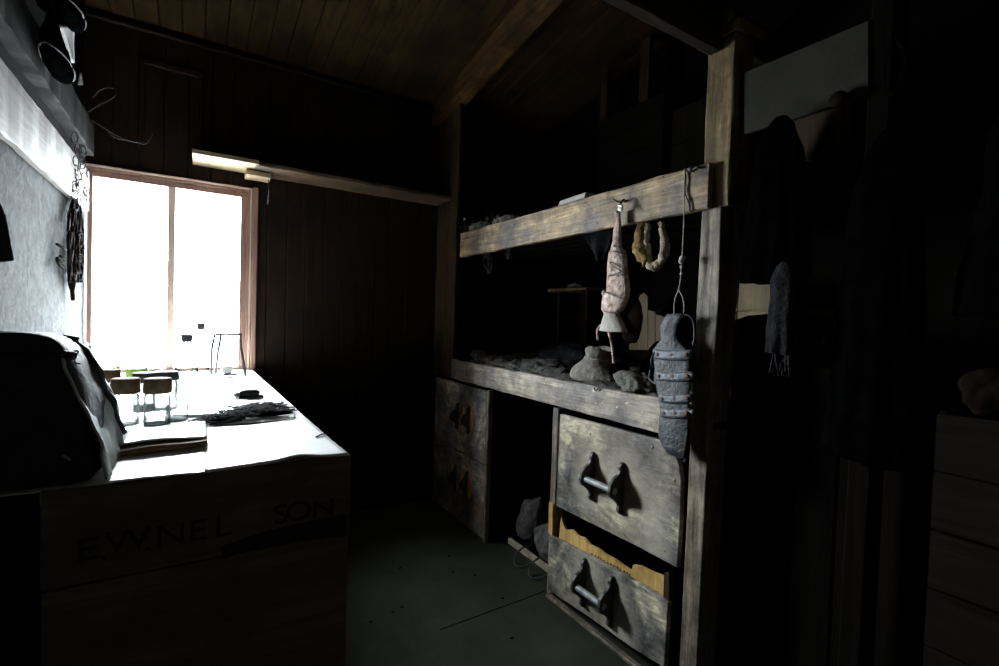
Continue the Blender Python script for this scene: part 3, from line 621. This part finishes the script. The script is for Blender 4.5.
# on the upper bunk
m = MB(); random.seed(9)
for k in range(150):
    t = random.random(); x = 462+58*t; base = 236-.287*(x-462); q = onX(1.42+random.random()*.1, x, base+2); d = Vector((random.uniform(-.05, .05), random.uniform(-.06, .06), random.uniform(.01, .055+.04*(t < .7))))
    m.tube([q, q+d*.5+Vector((0, 0, .01)), q+d], .0016, seg=4)
m.blob(onX(1.45, 480, 229), (.05, .1, .04), .5, 14, 3); m.blob(onX(1.45, 505, 222), (.05, .1, .03), .5, 14, 3)
tag(m.build('straw_heap', W['fur']), 'grey straw and fur stuffing at far end of the upper bunk', 'straw', kind='stuff')
m = MB(); m.blob(onX(1.40, 464.5, 219), (.008, .008, .008), .2); tag(m.build('bone_button', W['paper']), 'tiny white dot-like button on the straw stuffing', 'button')
m = MB(); q = [onX(1.40, 558, 206), onX(1.40, 584, 198), onX(1.40, 585.5, 192.5), onX(1.40, 560, 201)]
m.prism(q, (.05, 0, .004)); tag(m.build('folded_paper', W['papergrey'], jitter=.002, jf=50), 'folded pale paper wedged on top of the upper side board', 'paper')
def crate_thing(x0, x1, y0, y1, z0, z1, mat, label, nm='wooden_crate', cat='crate'):
    t = thing(nm, ((x0+x1)/2, (y0+y1)/2, z0), label, cat)
    n = max(2, int((z1-z0)/.12))
    m = MB()
    for k in range(n):
        a = z0+(z1-z0)*k/n; b = z0+(z1-z0)*(k+1)/n-.004; m.board(x0, x0+.014, y0, y1, a, b, axis=1, n=8, seed=k)
    m.build('side_board', W[mat], t)
    m = MB(); m.box(x0+.014, x1, y0, y0+.012, z0, z1); m.box(x0+.014, x1, y1-.012, y1, z0, z1); m.box(x1-.012, x1, y0+.012, y1-.012, z0, z1); m.box(x0+.014, x1-.012, y0+.012, y1-.012, z0, z0+.012); m.build('end_board', W['back'], t)
    return t
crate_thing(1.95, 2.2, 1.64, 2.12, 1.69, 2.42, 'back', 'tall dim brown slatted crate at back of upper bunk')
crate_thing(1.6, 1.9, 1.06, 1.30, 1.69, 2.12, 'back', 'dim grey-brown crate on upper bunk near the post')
m = MB(); m.board(2.1, 2.14, 2.2, 2.26, 1.69, 2.82, axis=2); tag(m.build('upright_batten', W['panel']), 'dim upright batten behind the tall slatted crate, nearer the window wall', 'batten')
m = MB(); m.board(2.1, 2.14, 1.88, 1.95, 2.43, 2.85, axis=2); tag(m.build('upright_batten', W['panel']), 'dim upright batten directly above the tall slatted crate', 'batten')

# ================================================================ RIGHT OF THE POST
ns = thing('bunk_screen', (1.42, .7, 0), 'dim grey canvas-faced board with timber uprights right of the bunk post', 'screen')
m = MB(); m.prism(xpoly(1.42, [(744, 73), (868, 21), (868, 92), (841, 103), (790, 120), (744, 134)]), (.012, 0, 0)); m.build('canvas_board', W['palecloth'], ns)
m = MB(); m.prism(xpoly(1.44, [(790, 121), (842, 103), (840, 162), (800, 160)]), (.014, 0, 0)); m.build('lower_board', W['panel'], ns)
m = MB(); m.board(1.425, 1.51, .515, .565, 0, 2.6, axis=2, n=20); m.build('upright', W['back'], ns)
m = MB(); m.board(1.44, 1.5, .57, .90, 2.03, 2.05, axis=1); m.build('rail', W['panel'], ns)
m = MB(); m.blob(onX(1.40, 838, 99), (.014, .022, .02), .1); m.build('knob', W['darkwood'], ns)
# second dark bunk side behind garments
m = MB()
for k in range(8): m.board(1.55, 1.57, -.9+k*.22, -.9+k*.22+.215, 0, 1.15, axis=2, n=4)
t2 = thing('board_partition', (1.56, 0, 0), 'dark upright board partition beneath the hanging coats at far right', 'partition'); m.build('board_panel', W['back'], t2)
def garment(name, c, hw, hd, z0, z1, mat, label, cat, seed, flare=.3, n=18, folds=9):
    rings = []
    for i in range(n+1):
        t = i/n; z = z1+(z0-z1)*t
        sh_ = min(1, .25+1.6*t**.5) if t < .25 else 1
        r = (.78+flare*t)*sh_
        ring = []
        for k in range(40):
            a = k*2*math.pi/40; f = 1+.16*t*math.sin(a*folds+seed+t*2)+.08*nz(a*2, t*3, seed)
            ring.append(Vector((c[0]+hd*r*f*math.cos(a), c[1]+hw*r*f*math.sin(a), z+.02*nz(a, seed, t*2)*t)))
        rings.append(ring)
    m = MB(); m.loft(rings); return tag(m.build(name, W[mat], jitter=.006, jf=14), label, cat)
ca = onX(1.37, 776, 200); garment('hanging_coat', (1.37, ca.y), .075, .028, onX(1.37, 776, 282).z, onX(1.37, 776, 118).z, 'black', 'black coat hanging over the lower part of grey canvas board', 'coat', 1, .45)
cb = onX(1.36, 784, 300); blouse = garment('hanging_blouse', (1.33, onX(1.33, 784, 300).y), .042, .03, onX(1.33, 784, 352).z, onX(1.33, 784, 262).z, 'coat', 'dark grey wool garment with frayed hem hanging below the black coat', 'garment', 5, .12, folds=7)
m = MB(); cz0 = onX(1.33, 784, 350)
for k in range(26):
    q = Vector((1.318+.03*random.random(), cz0.y+.035*random.uniform(-1, 1), cz0.z+.008)); m.tube([q, q+Vector((0, .004*random.uniform(-1, 1), -.03)), q+Vector((.0, .014*random.uniform(-1, 1), -.04-.04*random.random()))], .0025, seg=5, smoothen=1)
m.build('fringe', W['coat'], blouse)
m = MB(); q = onX(1.36, 820, 312); m.board(1.36, 1.375, q.y-.03, q.y+.03, q.z-.012, q.z+.012, axis=1, n=6); tag(m.build('wooden_peg', W['panel']), 'small brown wooden slat beside hem of dark wool garment', 'peg')
garment('hanging_coat', (1.38, .50), .085, .035, .95, 1.74, 'black', 'long black coat hanging right of the dark wool garment', 'coat', 8, .35)
garment('hanging_coat', (1.40, .22), .12, .05, 1.3, 1.8, 'black', 'long black coat at far right of the picture above the draped box', 'coat', 12, .35)
crumple('rolled_blanket', (1.80, 1.03, 1.25), (.17, .07, .06), 'black', 'black rolled blanket on top of bunk end boards right of post', 'blanket', 23, .2, 8, 1.19)
m = MB(); p = onX(1.40, 896, 70)
for k in range(3): m.tube([p+Vector((-.01*k, .022*math.sin(a)*(1-.1*k), .055*math.cos(a)*(1+.1*k))) for a in [j*math.pi/8 for j in range(17)]], .0013)
tag(m.build('wire_coil', W['strip']), 'thin wire coil hung on dark upright at upper right', 'wire')
db = crate_thing(1.30, 1.5, .20, .36, .0, 1.10, 'darkwood', 'tall narrow dark box with cloth on top at far right', 'tall_box', 'box')
crumple('folded_cloth', (1.39, .29, 1.14), (.055, .06, .05), 'strip', 'rumpled brownish cloth on top of tall dark box at far right', 'cloth', 31, .4, 12, 1.10)

# ================================================================ WORKBENCH
ZB = .935
bench = thing('workbench', (-.07, 2.1, 0), 'workbench with bleached top and dark stencilled crate-board front under the window', 'workbench')
m = MB(); e = [-.456, -.2, .05, .315]
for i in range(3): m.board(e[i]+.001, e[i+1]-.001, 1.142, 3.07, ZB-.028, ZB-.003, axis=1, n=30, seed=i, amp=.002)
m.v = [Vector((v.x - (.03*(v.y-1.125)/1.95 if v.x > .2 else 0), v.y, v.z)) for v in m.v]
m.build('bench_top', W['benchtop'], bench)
for z0, z1, sd in ((.757, ZB-.03, 1), (.40, .752, 2), (.05, .395, 3)):
    m = MB(); yf = 1.124 if sd == 1 else 1.134; z1 = ZB-.002 if sd == 1 else z1; m.board(-.222, .312, yf, 1.141, z0, z1, axis=0, n=24, amp=.003, seed=sd); fb = m.build('front_board', W['crate'], bench)
    if sd == 1: fb1 = fb
for z0, z1, sd in ((.66, ZB-.03, 1), (.36, .655, 2), (.05, .355, 3)):
    m = MB(); m.board(.285, .303, 1.16, 3.04, z0, z1, axis=1, n=24, amp=.002, seed=sd); m.v = [Vector((v.x-.03*(v.y-1.125)/1.95, v.y, v.z)) for v in m.v]; m.build('side_board', W['crate'], bench)
m = MB(); m.board(-.456, -.226, 1.126, 1.14, ZB-.06, ZB-.003, axis=0, n=8); m.build('edge_cover_strip', W['darkwood'], bench)  # dark strip added to cover the bench top's brightly lit left edge
m = MB(); m.box(-.215, .28, 1.16, 1.2, 0, .05); m.build('carcass', W['darkwood'], bench); m = MB(); m.box(-.44, .25, 2.9, 2.95, 0, ZB-.03); m.build('rear_board', W['darkwood'], bench); m = MB(); m.box(-.235, -.222, 1.15, 1.9, 0, ZB-.03); m.build('side_panel', W['darkwood'], bench)
# dark split in the front board right half
m = MB(); m.prism([onY(1.1205, *p) for p in [(222, 547), (262, 533), (300, 524), (347, 514), (347, 536), (300, 541), (240, 552), (222, 560)]], (0, .004, 0)); m.build('gap', W['stencil'], fb1)
# stencilled lettering E.W.NELSON
def letter(ch, px, py, h=.042):
    cu = bpy.data.curves.new('t', 'FONT'); cu.body = ch; cu.size = h*1.42; cu.extrude = .0006; cu.align_x = 'CENTER'
    o = bpy.data.objects.new('t', cu); C.objects.link(o); bpy.context.view_layer.update()
    me = bpy.data.meshes.new_from_object(o.evaluated_get(bpy.context.evaluated_depsgraph_get())); bpy.data.objects.remove(o)
    p = onY(1.1195, px, py); o0 = Vector(fb1['_o'])
    for v in me.vertices: v.co = Vector((p.x+v.co.x*1.15, p.y+.002-v.co.z, p.z-h/2+v.co.y))-o0
    me.materials.clear(); me.materials.append(W['stencil'])
    q = bpy.data.objects.new('stencil_letter', me); C.objects.link(q); q.parent = fb1; q['_o'] = list(o0)
for ch, px, py in (('E', 87, 549), ('.', 104, 549), ('W', 128, 540), ('.', 148, 540), ('N', 171, 535), ('E', 198, 530), ('L', 223, 526), ('S', 281, 514), ('O', 299, 511), ('N', 324, 508)):
    letter(ch, px, py)

# sheets on the bench
def flat(name, pts, z, mat, label, cat, th=.002, wav=.003, lift=None, nu=24, nv=24):
    a, b, c_, d = [Vector((*p, 0)) for p in pts]
    def fn(u, v):
        p = a.lerp(b, u).lerp(d.lerp(c_, u), v); zz = z+wav*(.6+nz(p.x*12, p.y*12, z*50))
        if lift: zz += lift(u, v)
        return (p.x+.004*nz(p.y*20, 3), p.y+.004*nz(p.x*22, 8), zz)
    m = MB(); m.sheet(fn, nu, nv, th); return tag(m.build(name, W[mat]), label, cat)
flat('paper_sheet', [(.02, 1.126), (.308, 1.126), (.295, 1.62), (.03, 1.66)], ZB-.0005, 'paper', 'large white paper sheet curling at the near right corner of the bench', 'paper', .002, .002, lambda u, v: .010*math.exp(-((u-.62)/.16)**2-(v/.10)**2)+.001)
flat('paper_sheet', [(-.14, 1.126), (.028, 1.126), (.03, 1.36), (-.14, 1.42)], ZB-.0005, 'paper', 'white paper on the near bench edge beside the satchel', 'paper')
flat('paper_sheet', [(-.05, 1.75), (.28, 1.70), (.27, 2.6), (-.08, 2.6)], ZB-.0005, 'paper', 'long white sheet covering the bench towards the window', 'paper')
# brown folder with white paper on top
fo = thing('folder', (-.06, 1.5, ZB+.003), 'brown-edged folder topped with white paper lying beside the satchel', 'folder')
def fold2(u, v): return (-.142+.172*u, 1.30+.24*v+.015*u, ZB+.006+.010*(1-v)*(u*.9+.1)+.003*math.sin(u*5))
m = MB(); m.sheet(fold2, 16, 10, .009); m.build('cover', W['brownboard'], fo)
m = MB(); m.sheet(lambda u, v: (-.14+.17*u, 1.355+.235*v, ZB+.0195+.004*math.sin(u*4)*(1-v)-.0085*v-.003*(1-u)+.0012), 16, 10, .002); m.build('top_sheet', W['paper'], fo)

# jars and bottles
def jar(px, py, r, h, label, lid='cork', lidh=.02, fill=None, cat='jar', nm='glass_jar', lr=1.06):
    p = onZ(ZB+.004, px, py); t = thing(nm, (p.x, p.y, ZB+.004), label, cat)
    m = MB(); z = 0; c = p
    m.lathe([(r*.9, 0), (r, .006), (r, h*.86), (r*.9, h*.93), (r*.86, h), (r*.80, h), (r*.84, h*.92), (r*.93, h*.85), (r*.93, .01), (r*.8, .007)], c, 28); m.build('jar_body', W['glass'], t)
    if lid: m = MB(); m.lathe([(r*lr, h-.004), (r*lr*1.02, h), (r*lr, h+lidh), (r*lr*.92, h+lidh+.002)], c, 24); m.build('lid', W[lid], t, jitter=.0008, jf=80)
    if fill: m = MB(); m.lathe([(r*.8, .0085), (r*.9, .012), (r*.9, h*fill), (r*.85, h*fill+.001)], c, 20); m.build('contents', W['powder'], t, jitter=.001, jf=90)
    return t
jar(125, 428, .0305, .098, 'left of the two front glass jars with cork lids near the satchel', lidh=.033, fill=.10)
jar(157, 427, .0305, .098, 'right of the two front glass jars with cork lids near the satchel', lidh=.033, fill=.07)
jar(144, 414, .028, .10, 'cork-lidded glass jar standing between and behind the two front jars', 'darkcap', .024, .3)
jar(165, 412, .033, .105, 'glass jar with flat dark lid half hidden behind right front jar', 'darkcap', .02, .12)
jar(107, 416, .030, .105, 'glass jar with brown lid half hidden by the satchel', 'cork', .03, .2)
jar(177, 424, .0275, .058, 'short open glass tumbler with grey residue right of the jars', None, fill=.28, cat='glass', nm='glass_tumbler')
def bottle(px, py, r, h, nh, nr, label, cap='darkcap', lab=None):
    p = onZ(ZB+.004, px, py); t = thing('glass_bottle', (p.x, p.y, ZB+.004), label, 'bottle')
    m = MB(); m.lathe([(r*.9, 0), (r, .006), (r, h*.95), (r*.9, h), (nr, h+.03), (nr, h+nh), (nr*.8, h+nh), (nr*.8, h+.03), (r*.82, h-.004), (r*.92, h*.93), (r*.92, .01), (r*.8, .007)], p, 26); m.build('bottle_body', W['glass'], t)
    if cap: m = MB(); m.lathe([(nr*.9, h+nh-.004), (nr*1.15, h+nh), (nr*1.45, h+nh+.022), (nr*1.4, h+nh+.024)], p, 18); m.build('stopper', W[cap], t)
    if lab: m = MB(); m.lathe([(r+.0006, h*.55), (r+.0012, h*.56), (r+.0012, h*.76), (r+.0006, h*.77)], p, 26, cap=False); m.build('label', W[lab], t)
    return t
bottle(186, 400, .036, .155, .055, .014, 'tall clear bottle with dark stopper in front of the right pane', 'darkcap')
bottle(200, 388, .032, .18, .065, .011, 'slimmer clear bottle with small stopper behind the dark-stoppered one')
bottle(137, 396, .034, .125, .04, .017, 'clear bottle with yellow-green label behind the jars', None, 'green')
bottle(176, 396, .016, .06, .02, .006, 'tiny clear vial standing behind the tumbler', 'darkcap')
bottle(153, 384, .03, .09, .035, .012, 'clear open bottle near the window mullion foot', None)
# small brown box at the window foot
m = MB(); p = onZ(ZB, 105, 384); m.prism([(p.x-.02, p.y, ZB+.003), (p.x+.04, p.y, ZB+.003), (p.x+.05, p.y, ZB+.075), (p.x-.02, p.y, ZB+.055)], (0, .05, 0)); tag(m.build('small_box', W['brownboard'], bevel=.002), 'small brown box by the left window jamb behind the satchel', 'box')
# wire rack
rk = thing('wire_rack', onZ(ZB+.002, 229, 368), 'thin wire frame rack near the right corner of the window', 'rack')
m = MB(); zb = ZB+.004; y0 = 2.78
def ry(px, py, y=2.80): return onY(y, px, py)
tops = [ry(215, 334.5), ry(242, 334.5)]
m.tube([tops[0], tops[1]], .006); m.tube([ry(220.5, 333, 2.84), ry(220.5, 336, 2.84)], .003)
for pts in ([tops[0], (tops[0]+Vector((-.012, 0, -.06))), Vector((tops[0].x-.014, 2.80, zb))], [tops[1]+Vector((-.006, 0, 0)), tops[1]+Vector((-.005, 0, -.06)), Vector((tops[1].x+.012, 2.70, zb))], [ry(221, 335, 2.82), ry(218, 352, 2.84), Vector((ry(214, 365).x+.01, 2.86, zb))]):
    m.tube(pts, .0065)
m.build('wire_frame', W['wire'], rk)
m = MB(); p = Vector((.155, 2.78, zb)); m.box(p.x-.03, p.x+.035, p.y-.03, p.y+.03, zb, zb+.012); m.build('rack_base', W['iron'], rk)
m = MB(); q = ry(226, 360, 2.76)
m.prism([(q.x-.02, 2.75, zb+.014), (q.x+.024, 2.75, zb+.014), (q.x+.028, 2.75, zb+.048), (q.x-.016, 2.75, zb+.044)], (0, .03, 0)); tag(m.build('small_block', W['powder'], bevel=.002), 'grey block resting on the wire rack base', 'block')
m = MB(); p = onZ(ZB, 232, 375); m.blob((p.x, p.y, ZB+.013), (.035, .022, .011), .3, 30); tag(m.build('stone', W['powder']), 'flat grey stone in front of the wire rack', 'stone')
# dark pouch
p = onZ(ZB, 250, 399); po = thing('brush', (p.x, p.y, ZB), 'black domed clothes brush on white bench sheet near dark netting', 'brush')
m = MB(); m.blob((p.x, p.y+.02, ZB+.020), (.036, .024, .015), .08, 20, 3); m.build('brush_back', W['leather'], po)
m = MB(); m.board(p.x-.036, p.x+.045, p.y, p.y+.045, ZB+.004, ZB+.012, axis=0, n=8); m.build('brush_base', W['leather'], po)
m = MB(); m.blob((p.x-.042, p.y+.02, ZB+.015), (.012, .02, .011), .1); m.build('ferrule', W['steel'], po)
# netting heap
random.seed(21)
nt_ = thing('net', (.14, 1.78, ZB), 'heap of tangled black and grey netting on the bench edge', 'net')
for mat, cnt, rad, hh in (('rope', 95, .0022, .018), ('ropegrey', 70, .0018, .024)):
    m = MB()
    for k in range(cnt):
        u = random.random(); cx = .04+.20*u; cy = 1.575+.13*random.random()*(.5+u)+.06*u; L = random.uniform(.02, .06); a = random.uniform(-.5, .7)
        pts = [(cx+L*(j/3-.5)*2*math.cos(a)+random.uniform(-.012, .012), cy+L*(j/3-.5)*2*math.sin(a)+random.uniform(-.012, .012), ZB+.005+random.random()*hh*(.4+math.sin(u*3))) for j in range(4)]
        m.tube(pts, rad, seg=5, smoothen=1)
    m.build('netting', W[mat], nt_)
m = MB(); m.blob((.17, 1.70, ZB+.014), (.055, .012, .008), .3, 20); m.v = m.v; m.blob((.20, 1.63, ZB+.012), (.07, .010, .007), .3, 20, 3, 4); m.blob((.075, 1.60, ZB+.010), (.03, .02, .007), .5, 30, 3, 8); m.build('dark_roll', W['black'], nt_)
m = MB(); m.tube([(.035+.018*math.cos(a), 1.60+.02*math.sin(a), ZB+.006+.006*math.sin(a)) for a in [k*math.pi/8 for k in range(17)]], .002); m.tube([(.05, 1.555, ZB+.004), (.14, 1.545, ZB+.004), (.26, 1.57, ZB+.005), (.27, 1.62, ZB+.006)], .002, smoothen=2); m.build('cord', W['rope'], nt_)
m = MB(); m.tube([onZ(ZB+.004, 316, 437), onZ(ZB+.006, 322, 434), onZ(ZB+.005, 330, 433)], .002, smoothen=1); tag(m.build('twine_end', W['rope']), 'short dark twine curl at the near right bench corner', 'twine')

# satchel
bag = thing('satchel', (-.29, 1.3, ZB), 'dark leather satchel slumped on the bench in the left foreground', 'bag')
rings = []
for i in range(17):
    t = i/16; y = 1.135+.28*t; e = math.sin(math.pi*min(1, max(0, t*1.0)))**.35 if 0 < t < 1 else .0
    k = .93+.07*e
    hz = (.282-.03*t)*(1-.05*(1-e)); rx = .145-.003*math.sin(t*8)
    pts = []
    base = [(-.44, .0), (-.36, -.0), (-.26, .0), (-.19, .0), (-.15, .002), (-.142, .02), (-.152, .06), (-.160, .10), (-.172, .15), (-.186, .20), (-.20, .228), (-.225, .24), (-.27, .243), (-.33, .237), (-.40, .215), (-.44, .18), (-.452, .1), (-.45, .02)]
    for j, (x, z) in enumerate(base):
        xx = -.3+(x+.3)*k; zz = z*hz/.24
        dent = .012*math.sin(z*22+1)*math.sin(math.pi*t) if j in (6, 7, 8, 9) else 0
        pts.append(Vector((xx-dent, y, ZB+zz+.001)))
    rings.append(pts)
m = MB(); m.loft(rings); o = m.build('bag_body', W['leather'], bag, jitter=.005, jf=14); s_ = o.modifiers.new('s', 'SUBSURF'); s_.levels = 2; s_.render_levels = 2
# side gusset; the window light on it is painted in as paler canvas
def gus(u, v):
    y = 1.138+.255*u; z = .006+.232*v; x = -.137-.062*v**1.1-.010*v*u
    return (x+.006*math.sin(u*6+v*5)*math.sin(v*3)+.006*nz(u*5, v*5)+.003, y, ZB+z)
m = MB(); m.sheet(gus, 24, 20, .004); m.build('gusset', W['canvas'], bag)['label'] = 'grey side gusset with window light painted into its colour'
def flap(u, v):   # over the top and down the side near the back
    y = 1.275+.15*u; s2 = v
    if s2 < .45: q = s2/.45; x = -.43+.235*q; z = .258-.026*u+.012*math.sin(q*3.0)
    else: q = (s2-.45)/.55; x = -.205+.066*q**1.3*(.5+.5*u)+.008*math.sin(q*3.1)+.003*math.sin(u*14); z = .258-.026*u-(.05+.15*u**1.2)*q
    return (x+.003*nz(u*8, v*8), y+.006*nz(v*9, 4), ZB+z+.003*nz(u*9, v*9, 2))
m = MB(); m.sheet(flap, 24, 36, .007); m.build('flap', W['leather'], bag)
m = MB(); m.tube([flap(u/20, 1) for u in range(21)], .006); m.tube([flap(0, v/20) for v in range(8, 21)], .005); m.build('flap_edge', W['leather'], bag)
m = MB(); pts = [onY(1.17, 66, 351), onY(1.165, 72, 352), onY(1.16, 79, 350), onY(1.155, 76, 357), onY(1.15, 74, 363), onY(1.15, 81, 364)]; m.tube(pts, .0016, smoothen=1); m.build('loose_thread', W['cord'], bag)
m = MB()
for k in range(30):
    t = k/29; p = Vector((-.43+.24*t, 1.15+.02*nz(t*9), ZB+.256-.02*t*t)); m.blob(p, (.012, .014, .009), .4, 60, 2, seed=k)
m.build('rolled_edge', W['leather'], bag)
m = MB(); p = onY(1.128, 62, 455); m.tube([p, p+Vector((.012, -.004, -.01))], .003); m.build('buckle', W['steel'], bag)

# ================================================================ LEFT WALL
m = MB(); m.board(XL+.001, XL+.026, -.6, 3.02, 1.712, 1.90, axis=1, n=80, amp=.005, seed=4)
lb = m.build('wall_board', W['leftboard']); tag(lb, 'wide pale weathered board nailed along the grey felt wall', 'board')
m = MB(); m.tube([(XL+.03, 1.97, 1.80), (XL+.029, 2.2, 1.79), (XL+.03, 2.3, 1.84)], .001); 
m = MB(); m.board(XL+.001, XL+.05, -.6, 2.98, 1.968, 2.108, axis=1, n=80, amp=.008, seed=9)
tag(m.build('wall_board', W['leftplank']), 'thicker dark grey plank running along wall above the pale board', 'board')
# garment hem by the left picture edge
m = MB(); m.prism([onX(XL+.03, *p) for p in [(-70, 170), (-6, 182), (0, 200), (6, 214), (9, 228), (12, 246), (15, 261), (0, 263), (-30, 264), (-70, 268)]], (-.02, 0, 0))
tag(m.build('hanging_jacket', W['black'], bevel=.005), 'black jacket hem hanging at the left edge against the felt wall', 'jacket')
# wire bundle
random.seed(5)
wb = thing('wire_bundle', (XL+.02, 2.8, 1.3), 'dark bundle of coiled wires and thongs hanging on felt wall beside window', 'wire bundle')
m = MB()
def lw(x, y, dx=.02): return onX(XL+dx, x, y)
for k in range(16):
    x = random.uniform(69, 81); pts = [lw(76+random.uniform(-2, 2), 190)]
    for y in range(210, 300, 18): x += random.uniform(-3.5, 3.5); x = min(83, max(68, x)); pts.append(lw(x, y, random.uniform(.008, .04)))
    m.tube(pts, random.choice([.0025, .0035, .005]), smoothen=2, seg=6)
for k in range(7):
    c0 = lw(76+random.uniform(-4, 4), 255+random.uniform(-15, 15)); m.tube([c0+Vector((random.uniform(.0, .02), .05*math.cos(a), .06*math.sin(a))) for a in [j*math.pi/7 for j in range(15)]], .003)
m.build('wire', W['strip'], wb)
m = MB(); m.tube([lw(72, 238), lw(71, 255), lw(71, 275), lw(73, 300)], [.010, .014, .014, .008], smoothen=2); m.tube([lw(57, 244), lw(66, 250)], .005); m.tube([lw(60, 256), lw(64, 258)], .005); m.tube([lw(66, 270), lw(58, 264), lw(56, 256), lw(62, 262)], .005, smoothen=1)
m.build('thong', W['strip'], wb)
m = MB(); m.tube([lw(66, 188), lw(70, 192), lw(75, 196), lw(77, 205), lw(76, 215)], .003, smoothen=2); m.tube([lw(69, 222), lw(67, 215), lw(70, 208), lw(74, 212)], .0022, smoothen=2); m.build('wire', W['strip'], wb)
# chain of pale loops in the corner
ch = thing('chain', (XL+.04, 2.9, 1.6), 'pale looped chain and netting hanging in the corner left of window', 'chain')
m = MB()
for k in range(34):
    px, py = random.uniform(74, 88), 118+k*2.7+random.uniform(-2, 2); c0 = onX(XL+.035, px, py)
    a0 = random.uniform(0, 3)
    m = MB(); m.tube([c0+Vector((.012*math.cos(a)*math.cos(a0), .018*math.cos(a)*math.sin(a0)+.004, .022*math.sin(a))) for a in [j*math.pi/5 for j in range(11)]], .0022, seg=5); m.build('chain_link', W['rope'], ch)
# twig like wires
m = MB()
Yt = 2.93
def ty(x, y): return onY(Yt, x, y)
for pts in ([(89, 119), (100, 125), (112, 133), (125, 140), (140, 143), (145, 145), (151, 138), (153, 133)], [(105, 128), (113, 137), (122, 140), (128, 139)], [(88, 112), (100, 104), (110, 100), (117, 94)], [(92, 98), (99, 90), (108, 87), (116, 89)], [(98, 104), (110, 100), (117, 94)], [(139, 144), (139, 149)]):
    m.tube([ty(*p) for p in pts], .0024, smoothen=2)
tag(m.build('wire_twigs', W['rope']), 'thin twig-like bent wires sticking out above the window corner', 'wire')
# mitts hanging high in the left corner
def mitt(x, y0, y1, w, X, label, mat='black', rim='rope'):
    a = onX(X, x, y0); b = onX(X, x, y1); t = thing('hanging_mitt', (X, a.y, b.z), label, 'mitt', None)
    hgt = a.z-b.z; hw = w
    rings = []
    for i in range(13):
        s2 = i/12; z = a.z-hgt*s2; r = hw*(.75+.35*math.sin(s2*2.6))*(1 if s2 < .8 else math.sqrt(max(.05, 1-((s2-.8)/.2)**2)))
        rings.append([Vector((X+.03*math.cos(q)*r/hw, a.y+r*math.sin(q)*(1+.1*nz(q, s2*3)), z)) for q in [k*2*math.pi/24 for k in range(24)]])
    m = MB(); m.loft(rings); m.build('mitt_body', W[mat], t, jitter=.006, jf=20)
    m = MB(); m.tube([v+(v-Vector((X, a.y, v.z)))*.06 for v in rings[9]]+[rings[9][0]], .0025); m.build('piping', W[rim], t)
    return t
mitt(48, -45, 10, .10, -.385, 'black mitt with pale piping at the top left, nearest the camera')
mitt(70, -14, 24, .085, -.33, 'black mitt with pale piping hanging by the corner, highest of three')
mitt(58, 28, 76, .12, -.37, 'black mitt with pale piping hanging lowest, just above the plank')
m = MB(); m.sheet(lambda u, v: onX(-.34, 59+14*u*(1-v*.9)+12*v, 24+38*v+.5)+Vector((.004*math.sin(u*9), 0, 0)), 8, 10, .003)
tag(m.build('cloth_scrap', W['papergrey']), 'pale pointed cloth scrap hanging between the black mitts', 'cloth')
m = MB(); m.sheet(lambda u, v: onX(XL+.009, 78+5*u*(.3+.7*v)+2*(1-v), 73+12*v)+Vector((0, 0, 0)), 5, 6, .003)
tag(m.build('feather', W['paper']), 'small white drop-shaped scrap glinting above the window corner', 'scrap')

for o in list(bpy.data.objects):
    if '_o' in o: del o['_o']

# ================================================================ LIGHT, CAMERA
w = bpy.data.worlds.new('sky'); scene.world = w; w.use_nodes = True
nt = w.node_tree; nt.nodes.clear(); o = nt.nodes.new('ShaderNodeOutputWorld'); bg = nt.nodes.new('ShaderNodeBackground'); nt.links.new(bg.outputs[0], o.inputs[0])
tc = nt.nodes.new('ShaderNodeTexCoord'); sx = nt.nodes.new('ShaderNodeSeparateXYZ'); nt.links.new(tc.outputs['Generated'], sx.inputs[0])
rp = ramp(nt, [(0, (.36, .39, .41)), (.48, (.42, .45, .48)), (.52, (.90, .96, 1.0)), (1, (.90, .96, 1.0))]); mr = node(nt, 'ShaderNodeMapRange'); mr.inputs[1].default_value = -1; mr.inputs[2].default_value = 1
nt.links.new(sx.outputs[2], mr.inputs[0]); nt.links.new(mr.outputs[0], rp.inputs[0]); nt.links.new(rp.outputs[0], bg.inputs[0]); bg.inputs[1].default_value = 150
L = bpy.data.lights.new('window_daylight_portal', 'AREA'); L.shape = 'RECTANGLE'; L.size = wx1-wx0+.04; L.size_y = wz1-wz0+.04
L.cycles.is_portal = True
lo = bpy.data.objects.new('window_daylight_portal', L); C.objects.link(lo); lo.location = ((wx0+wx1)/2, YW+.07, (wz0+wz1)/2); lo.rotation_euler = (math.radians(-90), 0, 0)

cam = bpy.data.cameras.new('camera'); cam.sensor_width = 36; cam.lens = F/999*36; cam.clip_start = .02
co = bpy.data.objects.new('camera', cam); C.objects.link(co)
co.matrix_world = Matrix.Translation((0, 0, H)) @ RM.to_4x4()
scene.camera = co
vs = scene.view_settings; vs.view_transform = 'Standard'; vs.look = 'None'; vs.gamma = 1; vs.use_curve_mapping = False; vs.exposure = .2
cy = scene.cycles; cy.use_denoising = True
try: cy.denoiser = 'OPENIMAGEDENOISE'
except Exception: pass
cy.max_bounces = 8; cy.diffuse_bounces = 5; cy.glossy_bounces = 4; cy.transparent_max_bounces = 24; cy.sample_clamp_indirect = 10
